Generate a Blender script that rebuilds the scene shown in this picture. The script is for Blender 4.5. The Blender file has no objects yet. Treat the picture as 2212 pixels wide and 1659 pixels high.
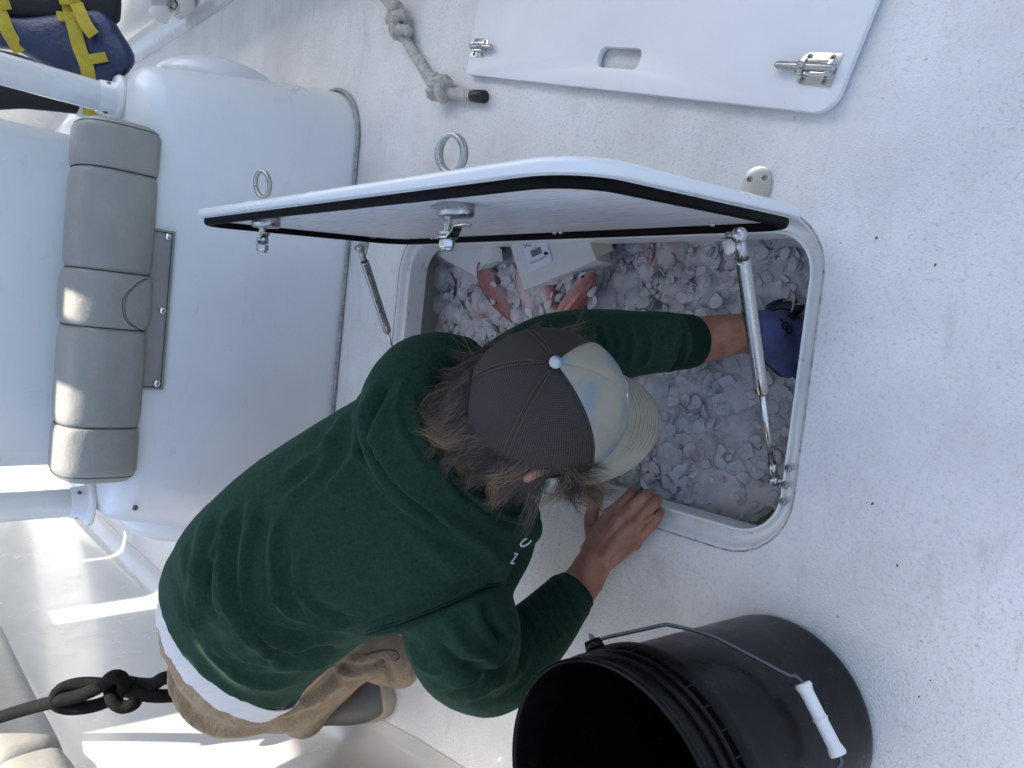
import bpy, bmesh, math, random
import numpy as np
from mathutils import Vector, Matrix

random.seed(7)
rng = np.random.default_rng(7)
scene = bpy.context.scene
C = scene.collection

# ------------------------------------------------------------------ camera
F_PX, PITCH, YAW, ROLL, CAM_H = 1556.27, 0.757349, -0.0856567, 0.0489884, 0.985993
FW = np.array([math.sin(YAW) * math.cos(PITCH), math.cos(YAW) * math.cos(PITCH), -math.sin(PITCH)])
_r0 = np.array([math.cos(YAW), -math.sin(YAW), 0.0])
_u0 = np.cross(_r0, FW)
RT = math.cos(ROLL) * _r0 + math.sin(ROLL) * _u0
UP = -math.sin(ROLL) * _r0 + math.cos(ROLL) * _u0
CAM = np.array([0.0, 0.0, CAM_H])
cd = bpy.data.cameras.new("camera")
cam = bpy.data.objects.new("camera", cd)
C.objects.link(cam)
m = Matrix.Identity(4)
for i in range(3):
    m[i][0] = -UP[i]; m[i][1] = RT[i]; m[i][2] = -FW[i]; m[i][3] = CAM[i]
cam.matrix_world = m
cd.sensor_fit = 'HORIZONTAL'; cd.sensor_width = 36.0
cd.lens = F_PX / 2212 * 36.0
cd.clip_start = 0.01; cd.clip_end = 3000
scene.camera = cam

# ------------------------------------------------------------------ world, sun, exposure
SUN = np.array([0.36, 0.30, 0.88]); SUN = SUN / np.linalg.norm(SUN)
w = bpy.data.worlds.new("World"); scene.world = w; w.use_nodes = True
wn = w.node_tree.nodes; wl = w.node_tree.links
bg = wn["Background"]
sky = wn.new("ShaderNodeTexSky"); sky.sky_type = 'NISHITA'; sky.sun_disc = False
sky.sun_elevation = math.asin(SUN[2]); sky.sun_rotation = math.atan2(SUN[0], SUN[1])
sky.air_density = 1.0; sky.dust_density = 3.6; sky.ozone_density = 0.6
wl.new(sky.outputs[0], bg.inputs[0]); bg.inputs[1].default_value = 0.15
sl = bpy.data.lights.new("sun", 'SUN'); sl.energy = 4.6; sl.angle = math.radians(0.53); sl.color = (1.0, 0.925, 0.80)
sun = bpy.data.objects.new("sun", sl); C.objects.link(sun)
sun.rotation_euler = Vector(SUN).to_track_quat('Z', 'Y').to_euler()
sun.location = (2, 3, 6)
scene.view_settings.view_transform = 'Standard'
scene.view_settings.look = 'None'
scene.view_settings.exposure = 1.52
scene.view_settings.gamma = 1.0
scene.view_settings.use_curve_mapping = False
scene.cycles.max_bounces = 8
scene.cycles.diffuse_bounces = 5
scene.cycles.use_denoising = True

# ------------------------------------------------------------------ helpers: positions measured on the photograph (2212 px wide)
def ray(x, y): return FW * F_PX + RT * (829.5 - y) + UP * (1106 - x)
def WZ(x, y, z=0.0):
    d = ray(x, y); return CAM + d * (z - CAM_H) / d[2]
def WY(x, y, Y):
    d = ray(x, y); return CAM + d * Y / d[1]
def WX(x, y, X):
    d = ray(x, y); return CAM + d * X / d[0]
def WD(x, y, t): return CAM + ray(x, y) / F_PX * t
def pix(P):
    d = np.asarray(P) - CAM
    z = d @ FW
    return np.stack([1106 - F_PX * (d @ UP) / z, 829.5 - F_PX * (d @ RT) / z], -1)
IMR = -UP          # picture right in space
IMU = RT           # picture up in space
def V(*a): return np.array(a, float)
def nrm(v):
    v = np.asarray(v, float); return v / (np.linalg.norm(v) + 1e-12)

# ------------------------------------------------------------------ helpers: objects
def thing(name, label, cat, loc=(0, 0, 0), group=None):
    o = bpy.data.objects.new(name, None); C.objects.link(o)
    o.location = loc; o.empty_display_size = 0.05
    o["label"] = label; o["category"] = cat
    if group: o["group"] = group
    return o
def tag(o, label, cat, group=None):
    o["label"] = label; o["category"] = cat
    if group: o["group"] = group
    return o
def put(name, me, mat=None, parent=None):
    o = bpy.data.objects.new(name, me); C.objects.link(o)
    if mat is not None:
        me.materials.clear(); me.materials.append(mat)
    if parent is not None:
        parent_to(o, parent)
    return o
def world(q):
    return q.matrix_basis.copy() if q.parent is None else world(q.parent) @ q.matrix_parent_inverse @ q.matrix_basis
def parent_to(o, parent):
    o.parent = parent; o.matrix_parent_inverse = world(parent).inverted()
def mesh(name, verts, faces, smooth=True):
    me = bpy.data.meshes.new(name)
    me.from_pydata([tuple(map(float, v)) for v in verts], [], [tuple(int(i) for i in f) for f in faces])
    me.update()
    if smooth:
        me.polygons.foreach_set("use_smooth", [True] * len(me.polygons))
    return me
def fix_normals(me):
    bm = bmesh.new(); bm.from_mesh(me); bmesh.ops.recalc_face_normals(bm, faces=bm.faces); bm.to_mesh(me); bm.free()
    return me
def obj(name, verts, faces, mat, parent=None, smooth=True, fix=True):
    me = mesh(name, verts, faces, smooth)
    if fix: fix_normals(me)
    return put(name, me, mat, parent)
def rings(loops, cap0=True, cap1=True, closed=False):
    n = len(loops[0]); v = [p for L in loops for p in L]; f = []
    k = len(loops)
    for i in range(k if closed else k - 1):
        a = i * n; b = ((i + 1) % k) * n
        for j in range(n):
            f.append((a + j, a + (j + 1) % n, b + (j + 1) % n, b + j))
    if not closed:
        if cap0: f.append(tuple(range(n - 1, -1, -1)))
        if cap1: f.append(tuple((k - 1) * n + j for j in range(n)))
    return v, f
def resample(path, n, smooth=True):
    P = np.array(path, float)
    if smooth and len(P) > 2:
        out = []
        Q = np.vstack([2 * P[0] - P[1], P, 2 * P[-1] - P[-2]])
        for i in range(1, len(Q) - 2):
            p0, p1, p2, p3 = Q[i - 1], Q[i], Q[i + 1], Q[i + 2]
            for t in np.linspace(0, 1, 16, endpoint=False):
                out.append(0.5 * ((2 * p1) + (-p0 + p2) * t + (2 * p0 - 5 * p1 + 4 * p2 - p3) * t * t + (-p0 + 3 * p1 - 3 * p2 + p3) * t ** 3))
        out.append(P[-1]); P = np.array(out)
    d = np.r_[0, np.cumsum(np.linalg.norm(np.diff(P[:, :3], axis=0), axis=1))]
    s = np.linspace(0, d[-1], n)
    return np.stack([np.interp(s, d, P[:, k]) for k in range(P.shape[1])], 1)
def frames(P, closed=False):
    T = np.gradient(P, axis=0) if not closed else (np.roll(P, -1, 0) - np.roll(P, 1, 0))
    T = T / (np.linalg.norm(T, axis=1)[:, None] + 1e-12)
    a = V(0, 0, 1) if abs(T[0][2]) < 0.9 else V(1, 0, 0)
    N = [nrm(np.cross(T[0], a))]
    for i in range(1, len(P)):
        v = N[-1] - T[i] * (N[-1] @ T[i]); N.append(nrm(v))
    N = np.array(N); B = np.cross(T, N)
    return T, N, B
def tube(path, r, n=12, cap=True, closed=False):
    P = np.array(path, float); k = len(P)
    r = np.full(k, r, float) if np.isscalar(r) else np.array(r, float)
    T, N, B = frames(P, closed)
    th = np.linspace(0, 2 * math.pi, n, endpoint=False)
    L = [[P[i] + r[i] * (math.cos(t) * N[i] + math.sin(t) * B[i]) for t in th] for i in range(k)]
    return rings(L, cap, cap, closed)
def merge(parts):
    v, f = [], []
    for a, b in parts:
        o = len(v); v += list(a); f += [tuple(i + o for i in q) for q in b]
    return v, f
def xf(part, M):
    v, f = part
    M = Matrix(M) if not isinstance(M, Matrix) else M
    return [np.array(M @ Vector(tuple(map(float, p)))) for p in v], f
def basis(o, x, y, z):
    x, y, z, o = map(np.asarray, (x, y, z, o))
    return Matrix(((x[0], y[0], z[0], o[0]), (x[1], y[1], z[1], o[1]), (x[2], y[2], z[2], o[2]), (0, 0, 0, 1)))
def aim(o, z, xh=(1, 0, 0)):
    z = nrm(z); x = np.asarray(xh, float); x = nrm(x - z * (x @ z)); y = np.cross(z, x)
    return basis(o, x, y, z)
def box(sx, sy, sz, c=(0, 0, 0)):
    v = [(c[0] + a * sx / 2, c[1] + b * sy / 2, c[2] + d * sz / 2) for a in (-1, 1) for b in (-1, 1) for d in (-1, 1)]
    f = [(0, 1, 3, 2), (4, 6, 7, 5), (0, 4, 5, 1), (2, 3, 7, 6), (0, 2, 6, 4), (1, 5, 7, 3)]
    return v, f
def lathe(prof, n=24, cap0=True, cap1=True):
    th = np.linspace(0, 2 * math.pi, n, endpoint=False)
    return rings([[(r * math.cos(t), r * math.sin(t), z) for t in th] for r, z in prof], cap0, cap1)
def ball(r, c=(0, 0, 0), s=(1, 1, 1), nu=20, nv=12):
    pr = [(r * math.sin(t), -r * math.cos(t)) for t in np.linspace(0.05, math.pi - 0.05, nv)]
    v, f = lathe(pr, nu)
    return [(c[0] + p[0] * s[0], c[1] + p[1] * s[1], c[2] + p[2] * s[2]) for p in v], f
def rrect(x0, x1, y0, y1, r, k=8):
    out = []
    for cx, cy, a in ((x1 - r, y1 - r, 0), (x0 + r, y1 - r, 90), (x0 + r, y0 + r, 180), (x1 - r, y0 + r, 270)):
        for t in np.linspace(0, 90, k):
            q = math.radians(a + t); out.append((cx + r * math.cos(q), cy + r * math.sin(q)))
    return out
def bevel(me, width, seg=2, angle=30):
    bm = bmesh.new(); bm.from_mesh(me)
    bmesh.ops.recalc_face_normals(bm, faces=bm.faces)
    ed = [e for e in bm.edges if len(e.link_faces) == 2 and e.calc_face_angle(0) > math.radians(angle)]
    if ed: bmesh.ops.bevel(bm, geom=ed, offset=width, segments=seg, affect='EDGES', profile=0.5, clamp_overlap=True)
    bm.to_mesh(me); bm.free()
    me.polygons.foreach_set("use_smooth", [True] * len(me.polygons))
    return me
def bobj(name, part, mat, parent=None, bw=0.002, seg=2, angle=30):
    me = mesh(name, part[0], part[1]); bevel(me, bw, seg, angle)
    o = put(name, me, mat, parent)
    me.set_sharp_from_angle(angle=math.radians(40))
    return o
def plate(outline, z0, z1, holes=()):
    """prism of a 2-D outline with holes"""
    bm = bmesh.new(); es = []
    for L in [outline] + list(holes):
        vs = [bm.verts.new((p[0], p[1], z0)) for p in L]
        es += [bm.edges.new((vs[i], vs[(i + 1) % len(vs)])) for i in range(len(vs))]
    r = bmesh.ops.triangle_fill(bm, edges=es, use_beauty=True, use_dissolve=False)
    fs = [g for g in r["geom"] if isinstance(g, bmesh.types.BMFace)]
    ex = bmesh.ops.extrude_face_region(bm, geom=fs)
    for v in [g for g in ex["geom"] if isinstance(g, bmesh.types.BMVert)]: v.co.z = z1
    bmesh.ops.recalc_face_normals(bm, faces=bm.faces)
    bm.verts.index_update()
    out = [tuple(v.co) for v in bm.verts], [tuple(v.index for v in f.verts) for f in bm.faces]
    bm.free()
    return out
def evaluated(me, mods):
    """apply modifiers [(type, {props})] to a mesh and give the result"""
    o = bpy.data.objects.new("tmp", me); C.objects.link(o)
    for t, kw in mods:
        md = o.modifiers.new(t, t)
        for k, v in kw.items(): setattr(md, k, v)
    bpy.context.view_layer.update()
    dg = bpy.context.evaluated_depsgraph_get()
    r = bpy.data.meshes.new_from_object(o.evaluated_get(dg))
    bpy.data.objects.remove(o)
    return r
def fuse(parts, voxel=0.006, smooth=6, name="fused"):
    v, f = merge(parts); me = mesh(name, v, f)
    fix_normals(me)
    r = evaluated(me, [('REMESH', dict(mode='VOXEL', voxel_size=voxel)), ('SMOOTH', dict(factor=0.5, iterations=smooth))])
    r.name = name
    r.polygons.foreach_set("use_smooth", [True] * len(r.polygons))
    return r
def co(me):
    a = np.empty(len(me.vertices) * 3); me.vertices.foreach_get("co", a); return a.reshape(-1, 3)
def set_co(me, a):
    me.vertices.foreach_set("co", np.ascontiguousarray(a, dtype=np.float32).ravel()); me.update()
def normals(me):
    a = np.empty(len(me.vertices) * 3); me.vertex_normals.foreach_get("vector", a); return a.reshape(-1, 3)
def seg_dist(P, poly):
    best = np.full(len(P), 1e9); par = np.zeros(len(P)); poly = np.array(poly, float)
    L = np.r_[0, np.cumsum(np.linalg.norm(np.diff(poly, axis=0), axis=1))]
    for i in range(len(poly) - 1):
        a, b = poly[i], poly[i + 1]; d = b - a; t = np.clip(((P - a) @ d) / (d @ d), 0, 1)
        q = np.linalg.norm(P - (a + t[:, None] * d), axis=1)
        k = q < best; best[k] = q[k]; par[k] = (L[i] + t[k] * (L[i + 1] - L[i])) / L[-1]
    return best, par
def folds(me, lines, ff=0.15):
    """raise ridges (amp>0) or press valleys along polylines measured on the photograph"""
    P = co(me); N = normals(me); q = pix(P)
    view = CAM - P; view /= np.linalg.norm(view, axis=1)[:, None]
    face = np.clip(((N * view).sum(1) - ff) / 0.3, 0, 1)
    D = np.zeros(len(P))
    for poly, amp, wd in lines:
        poly = resample(poly, 24)
        d, t = seg_dist(q, poly)
        fade = np.clip(np.minimum(t, 1 - t) / 0.15, 0.0, 1)
        fade = fade * fade * (3 - 2 * fade)
        D += amp * fade * (0.55 * np.exp(-d / (0.75 * wd)) + 0.45 * np.exp(-(d / wd) ** 2) - 0.5 * np.exp(-((d - 2.0 * wd) / (1.2 * wd)) ** 2))
    set_co(me, P + N * (D * face)[:, None])

def hit(o, px, py):
    """first point of an object's surface seen through a photo position"""
    Mi = (world(o.parent) @ o.matrix_parent_inverse @ o.matrix_basis).inverted() if o.parent else o.matrix_basis.inverted()
    a = Mi @ Vector(tuple(CAM)); d = (Mi.to_3x3() @ Vector(tuple(ray(px, py)))).normalized()
    from mathutils.bvhtree import BVHTree
    key = o.name
    if key not in _bvh:
        vs = [tuple(v.co) for v in o.data.vertices]; fs = [tuple(p.vertices) for p in o.data.polygons]; _bvh[key] = BVHTree.FromPolygons(vs, fs)
    p, n_, i, dist = _bvh[key].ray_cast(a, d)
    if p is None: return None, None
    n_ = np.array(n_)
    if n_ @ np.array(d) > 0: n_ = -n_
    return np.array(p), nrm(n_)
_bvh = {}

# ------------------------------------------------------------------ materials
def mat(name, col=(0.8, 0.8, 0.8), rough=0.5, metal=0.0, spec=0.5, coat=0.0, sheen=0.0, trans=0.0, sss=0.0):
    mt = bpy.data.materials.new(name); mt.use_nodes = True
    b = mt.node_tree.nodes["Principled BSDF"]
    b.inputs["Base Color"].default_value = (*col, 1); b.inputs["Roughness"].default_value = rough
    b.inputs["Metallic"].default_value = metal; b.inputs["Specular IOR Level"].default_value = spec
    b.inputs["Coat Weight"].default_value = coat; b.inputs["Coat Roughness"].default_value = 0.08
    b.inputs["Sheen Weight"].default_value = sheen; b.inputs["Sheen Roughness"].default_value = 0.4
    b.inputs["Transmission Weight"].default_value = trans
    b.inputs["Subsurface Weight"].default_value = sss
    return mt
class NT:
    def __init__(s, mt):
        s.t = mt.node_tree; s.n = s.t.nodes; s.l = s.t.links; s.b = s.n["Principled BSDF"]
        s.tc = s.n.new("ShaderNodeTexCoord")
    def noise(s, scale, detail=4, rough=0.6, vec=None, dist=0.0, stretch=None):
        x = s.n.new("ShaderNodeTexNoise"); x.inputs["Scale"].default_value = scale; x.inputs["Detail"].default_value = detail
        x.inputs["Roughness"].default_value = rough; x.inputs["Distortion"].default_value = dist
        src = vec if vec is not None else s.tc.outputs["Object"]
        if stretch is not None:
            mp = s.n.new("ShaderNodeMapping"); mp.inputs["Scale"].default_value = stretch; s.l.new(src, mp.inputs[0]); src = mp.outputs[0]
        s.l.new(src, x.inputs["Vector"]); return x.outputs[0]
    def voro(s, scale, feature='F1', vec=None, stretch=None):
        x = s.n.new("ShaderNodeTexVoronoi"); x.inputs["Scale"].default_value = scale; x.feature = feature
        src = vec if vec is not None else s.tc.outputs["Object"]
        if stretch is not None:
            mp = s.n.new("ShaderNodeMapping"); mp.inputs["Scale"].default_value = stretch; s.l.new(src, mp.inputs[0]); src = mp.outputs[0]
        s.l.new(src, x.inputs["Vector"]); return x.outputs[0]
    def ramp(s, fac, stops):
        x = s.n.new("ShaderNodeValToRGB"); e = x.color_ramp.elements
        while len(e) < len(stops): e.new(0.5)
        for k, (p, c) in enumerate(stops):
            e[k].position = p; c = (c, c, c) if np.isscalar(c) else c; e[k].color = (*c, 1)
        s.l.new(fac, x.inputs[0]); return x.outputs[0]
    def mix(s, fac, a, b, mode='MIX'):
        x = s.n.new("ShaderNodeMix"); x.data_type = 'RGBA'; x.blend_type = mode
        for k, v in ((0, fac), (6, a), (7, b)):
            if hasattr(v, "is_linked"): s.l.new(v, x.inputs[k])
            else: x.inputs[k].default_value = v if k == 0 else (*v, 1)
        return x.outputs[2]
    def math(s, op, a, b=0.0):
        x = s.n.new("ShaderNodeMath"); x.operation = op
        for k, v in ((0, a), (1, b)):
            if hasattr(v, "is_linked"): s.l.new(v, x.inputs[k])
            else: x.inputs[k].default_value = v
        return x.outputs[0]
    def color(s, c): s.l.new(c, s.b.inputs["Base Color"])
    def rough(s, c): s.l.new(c, s.b.inputs["Roughness"])
    def bump(s, h, dist=0.001, strength=1.0, prev=None):
        x = s.n.new("ShaderNodeBump"); x.inputs["Distance"].default_value = dist; x.inputs["Strength"].default_value = strength
        s.l.new(h, x.inputs["Height"])
        if prev is not None: s.l.new(prev, x.inputs["Normal"])
        s.l.new(x.outputs[0], s.b.inputs["Normal"]); return x.outputs[0]

def make_mats():
    M = {}
    # non-skid deck
    mt = mat("deck_nonskid", (0.74, 0.75, 0.74), 0.55); n = NT(mt)
    big = n.ramp(n.noise(2.2, 5, 0.6), [(0.36, (0.58, 0.58, 0.565)), (0.60, (0.75, 0.755, 0.745))])
    dirt = n.ramp(n.noise(160, 4, 0.75), [(0.30, 0.0), (0.47, 1.0)])
    where = n.ramp(n.noise(3.5, 4, 0.6), [(0.32, 0.15), (0.66, 1.0)])
    c1 = n.mix(n.math('MULTIPLY', n.math('SUBTRACT', 1.0, dirt), n.math('MULTIPLY', where, 0.75)), big, (0.34, 0.33, 0.30))
    spots = n.ramp(n.voro(26), [(0.0, 1.0), (0.055, 1.0), (0.075, 0.0)])
    pick = n.ramp(n.noise(6, 2, 0.5), [(0.56, 0.0), (0.60, 1.0)])
    c2 = n.mix(n.math('MULTIPLY', n.math('MULTIPLY', spots, pick), 0.25), c1, (0.16, 0.13, 0.10))
    g1 = n.ramp(n.noise(75, 5, 0.8), [(0.60, 0.0), (0.70, 1.0)]); g2 = n.ramp(n.noise(9, 4, 0.7), [(0.50, 0.0), (0.64, 1.0)])
    c2 = n.mix(n.math('MULTIPLY', n.math('MULTIPLY', g1, g2), 0.7), c2, (0.24, 0.22, 0.19))
    streak = n.ramp(n.noise(5, 5, 0.7, stretch=(5, 0.6, 1)), [(0.60, 0.0), (0.72, 1.0)])
    c3 = n.mix(n.math('MULTIPLY', streak, 0.18), c2, (0.40, 0.37, 0.32))
    sm_ = n.ramp(n.noise(3.0, 6, 0.75, stretch=(1.2, 5, 1), dist=1.2), [(0.56, 0.0), (0.70, 1.0)])
    c3 = n.mix(n.math('MULTIPLY', sm_, 0.26), c3, (0.33, 0.32, 0.30))
    n.color(c3)
    grit = n.noise(330, 2, 0.5); peb = n.ramp(n.voro(270), [(0.0, 1.0), (0.55, 0.0)])
    b0 = n.bump(peb, 0.0009, 0.65); n.bump(grit, 0.0006, 0.6, b0)
    M['deck'] = mt
    # smooth gelcoat
    def gel(name, col, rough, scuff=0.10, wave=0.0, coat=0.4):
        mt = mat(name, col, rough, coat=coat); n = NT(mt)
        a = n.ramp(n.noise(3, 5, 0.6), [(0.35, tuple(c * 0.93 for c in col)), (0.65, col)])
        s = n.ramp(n.noise(14, 6, 0.75, stretch=(1, 1, 4)), [(0.60, 0.0), (0.75, 1.0)])
        n.color(n.mix(n.math('MULTIPLY', s, scuff), a, (0.36, 0.34, 0.30)))
        n.rough(n.ramp(n.noise(9, 4, 0.6), [(0.3, rough * 0.8), (0.7, min(1, rough * 1.5))]))
        if wave: n.bump(n.noise(4, 2, 0.5), wave, 0.5)
        return mt
    M['gel'] = gel("console_gelcoat", (0.76, 0.77, 0.77), 0.32, 0.22)
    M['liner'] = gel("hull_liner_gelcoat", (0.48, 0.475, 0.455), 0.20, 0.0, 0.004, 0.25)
    M['coam'] = gel("coaming_gelcoat", (0.76, 0.76, 0.74), 0.35, 0.5)
    n = NT(M['coam']); src = n.b.inputs["Base Color"].links[0].from_socket
    g = n.ramp(n.noise(55, 5, 0.8), [(0.57, 0.0), (0.68, 1.0)]); g2 = n.ramp(n.noise(7, 3, 0.6), [(0.45, 0.0), (0.62, 1.0)])
    n.color(n.mix(n.math('MULTIPLY', n.math('MULTIPLY', g, g2), 0.75), src, (0.17, 0.15, 0.12)))
    M['lid'] = gel("lid_gelcoat", (0.78, 0.79, 0.80), 0.28, 0.12)
    M['board'] = gel("poly_board", (0.78, 0.79, 0.80), 0.38, 0.16, coat=0.1)
    M['tubep'] = gel("white_powder_coat", (0.76, 0.76, 0.75), 0.25, 0.05)
    mt = mat("brushed_underside", (0.62, 0.62, 0.60), 0.42); n = NT(mt)
    s = n.ramp(n.noise(16, 6, 0.75, stretch=(3, 1.0, 9)), [(0.46, (0.78, 0.78, 0.77)), (0.58, (0.66, 0.65, 0.63)), (0.70, (0.38, 0.34, 0.31))])
    n.color(s); n.bump(n.noise(20, 4, 0.6, stretch=(3, 1, 8)), 0.002, 0.5); M['under'] = mt
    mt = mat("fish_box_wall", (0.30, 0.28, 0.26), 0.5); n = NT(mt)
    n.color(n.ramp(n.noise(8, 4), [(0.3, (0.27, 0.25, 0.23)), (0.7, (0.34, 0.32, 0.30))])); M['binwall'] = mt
    # metals
    def steel(name, col, r):
        mt = mat(name, col, r, 1.0); n = NT(mt)
        n.rough(n.ramp(n.noise(60, 4, 0.7), [(0.3, r * 0.7), (0.7, r * 1.8)])); return mt
    M['steel'] = steel("stainless", (0.62, 0.62, 0.60), 0.17)
    M['steelb'] = steel("brushed_stainless", (0.44, 0.44, 0.43), 0.25)
    M['chrome'] = steel("chrome_snap", (0.75, 0.76, 0.78), 0.08)
    M['screw'] = steel("screw_steel", (0.30, 0.30, 0.28), 0.35)
    # rubber
    mt = mat("black_gasket", (0.014, 0.014, 0.016), 0.5, spec=0.06); n = NT(mt)
    sp = n.ramp(n.noise(70, 4, 0.8, stretch=(1, 1, 1)), [(0.69, 0.0), (0.74, 1.0)])
    n.color(n.mix(n.math('MULTIPLY', sp, 0.35), (0.004, 0.004, 0.0045), (0.22, 0.19, 0.15))); M['gasket'] = mt
    M['black'] = mat("black_plastic", (0.012, 0.012, 0.013), 0.4)
    # bucket
    mt = mat("black_bucket_plastic", (0.016, 0.017, 0.019), 0.30, spec=0.16); n = NT(mt)
    d = n.ramp(n.noise(9, 6, 0.7), [(0.45, 0.0), (0.75, 1.0)])
    n.color(n.mix(n.math('MULTIPLY', d, 0.5), (0.002, 0.0022, 0.0025), (0.014, 0.0135, 0.013)))
    n.rough(n.ramp(n.noise(12, 5, 0.7), [(0.3, 0.20), (0.7, 0.40)])); n.bump(n.noise(90, 3), 0.0004, 0.4); M['bucket'] = mt
    M['grip'] = mat("white_grip", (0.74, 0.74, 0.75), 0.45)
    M['wire'] = mat("dark_wire", (0.10, 0.11, 0.12), 0.4, 0.8)
    M['rag'] = mat("purple_rag", (0.13, 0.07, 0.11), 0.9)
    # vinyl
    mt = mat("grey_vinyl", (0.36, 0.355, 0.345), 0.42); n = NT(mt)
    n.color(n.ramp(n.noise(7, 4), [(0.3, (0.25, 0.24, 0.22)), (0.7, (0.31, 0.30, 0.275))]))
    b0 = n.bump(n.voro(420), 0.0005, 0.5); n.bump(n.noise(16, 4, 0.6), 0.008, 0.5, b0); M['vinyl'] = mt
    M['thread'] = mat("dark_thread", (0.035, 0.035, 0.04), 0.8)
    # life jacket
    mt = mat("navy_nylon", (0.010, 0.022, 0.065), 0.42); n = NT(mt)
    n.color(n.ramp(n.noise(9, 5, 0.7), [(0.35, (0.008, 0.018, 0.055)), (0.70, (0.018, 0.036, 0.095))]))
    b0 = n.bump(n.noise(16, 4, 0.6), 0.012, 0.7); n.bump(n.noise(500, 2), 0.0003, 0.5, b0); M['navy'] = mt
    mt = mat("black_lining", (0.010, 0.010, 0.014), 0.8); n = NT(mt); n.bump(n.noise(30, 4), 0.006, 0.6); M['lining'] = mt
    mt = mat("yellow_webbing", (0.62, 0.47, 0.030), 0.75); n = NT(mt)
    n.color(n.ramp(n.noise(20, 5, 0.7), [(0.35, (0.40, 0.30, 0.025)), (0.65, (0.54, 0.42, 0.04))])); n.bump(n.noise(400, 2), 0.0006, 0.8); M['yellow'] = mt
    # ropes
    mt = mat("worn_white_rope", (0.52, 0.49, 0.43), 0.9); n = NT(mt)
    rust = n.ramp(n.noise(22, 3, 0.6), [(0.62, 0.0), (0.70, 1.0)])
    base = n.ramp(n.noise(60, 4, 0.7), [(0.3, (0.36, 0.34, 0.29)), (0.65, (0.60, 0.575, 0.52))])
    n.color(n.mix(n.math('MULTIPLY', rust, 0.5), base, (0.40, 0.20, 0.08))); n.bump(n.noise(700, 3), 0.0006, 0.8); M['rope'] = mt
    mt = mat("black_braid", (0.010, 0.009, 0.009), 0.85, spec=0.15); n = NT(mt); n.bump(n.voro(300, stretch=(1, 1, 1)), 0.0012, 0.8)
    n.color(n.ramp(n.noise(120, 3), [(0.4, (0.003, 0.003, 0.003)), (0.7, (0.008, 0.0075, 0.007))])); M['brope'] = mt
    # clothes
    mt = mat("green_fleece", (0.010, 0.062, 0.040), 0.95, spec=0.12, sheen=0.09); n = NT(mt)
    mt.node_tree.nodes["Principled BSDF"].inputs["Sheen Tint"].default_value = (0.40, 0.72, 0.52, 1)
    n.color(n.mix(n.ramp(n.noise(170, 4, 0.8), [(0.3, 0.0), (0.7, 1.0)]), n.ramp(n.noise(420, 3, 0.7), [(0.3, (0.0045, 0.018, 0.011)), (0.7, (0.009, 0.030, 0.019))]), (0.017, 0.045, 0.031)))
    b0 = n.bump(n.noise(520, 3, 0.7), 0.0009, 0.7); n.bump(n.noise(26, 4, 0.55), 0.004, 0.35, b0); M['green'] = mt
    mt = mat("green_rib", (0.0045, 0.017, 0.0115), 0.95, spec=0.12, sheen=0.05); n = NT(mt); n.bump(n.noise(500, 2), 0.0008, 0.7); M['rib'] = mt
    mt = mat("white_cotton", (0.78, 0.78, 0.79), 0.9); n = NT(mt); n.bump(n.noise(300, 2), 0.0006, 0.6); M['cotton'] = mt
    mt = mat("grey_cotton", (0.52, 0.53, 0.54), 0.9); n = NT(mt); n.bump(n.noise(300, 2), 0.0006, 0.6); M['greycotton'] = mt
    mt = mat("khaki_canvas", (0.30, 0.205, 0.115), 0.85, sheen=0.1); n = NT(mt)
    n.color(n.ramp(n.noise(18, 5, 0.65), [(0.3, (0.215, 0.155, 0.095)), (0.7, (0.32, 0.24, 0.155))]))
    b0 = n.bump(n.noise(480, 2), 0.0005, 0.6); n.bump(n.noise(24, 5, 0.65, stretch=(1, 1, 2.2), dist=0.8), 0.022, 0.7, b0); M['khaki'] = mt
    mt = mat("grey_rubber_shoe", (0.085, 0.085, 0.080), 0.55); n = NT(mt)
    n.color(n.ramp(n.noise(20, 4), [(0.3, (0.07, 0.07, 0.066)), (0.7, (0.11, 0.11, 0.10))])); n.bump(n.noise(22, 4), 0.004, 0.5); M['shoe'] = mt
    M['sole'] = mat("tan_sole", (0.44, 0.36, 0.26), 0.7)
    mt = mat("skin", (0.30, 0.135, 0.085), 0.48, sss=0.12); n = NT(mt)
    b = mt.node_tree.nodes["Principled BSDF"]; b.inputs["Subsurface Radius"].default_value = (1.0, 0.35, 0.2); b.inputs["Subsurface Scale"].default_value = 0.006
    n.color(n.ramp(n.noise(38, 5, 0.65), [(0.28, (0.23, 0.085, 0.052)), (0.5, (0.30, 0.135, 0.085)), (0.75, (0.38, 0.19, 0.125))]))
    b0 = n.bump(n.voro(330), 0.0004, 0.5); n.bump(n.noise(60, 4), 0.0012, 0.5, b0); M['skin'] = mt
    mt = mat("nail", (0.42, 0.22, 0.16), 0.25); M['nail'] = mt
    mt = mat("blue_knit_glove", (0.060, 0.085, 0.33), 0.9, sheen=0.2); n = NT(mt)
    n.color(n.ramp(n.noise(40, 4), [(0.3, (0.070, 0.085, 0.20)), (0.7, (0.11, 0.125, 0.28))])); n.bump(n.noise(420, 2), 0.0008, 0.8); M['glove'] = mt
    M['glovepalm'] = mat("dark_glove_coating", (0.010, 0.025, 0.035), 0.5)
    M['print'] = mat("black_print", (0.008, 0.008, 0.012), 0.7)
    M['whiteprint'] = mat("white_print", (0.70, 0.72, 0.72), 0.7)
    # cap
    mt = mat("charcoal_mesh", (0.040, 0.036, 0.040), 0.8); n = NT(mt)
    uv = n.tc.outputs["UV"]
    mp = n.n.new("ShaderNodeMapping"); mp.inputs["Scale"].default_value = (37, 37, 1); n.l.new(uv, mp.inputs[0])
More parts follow.
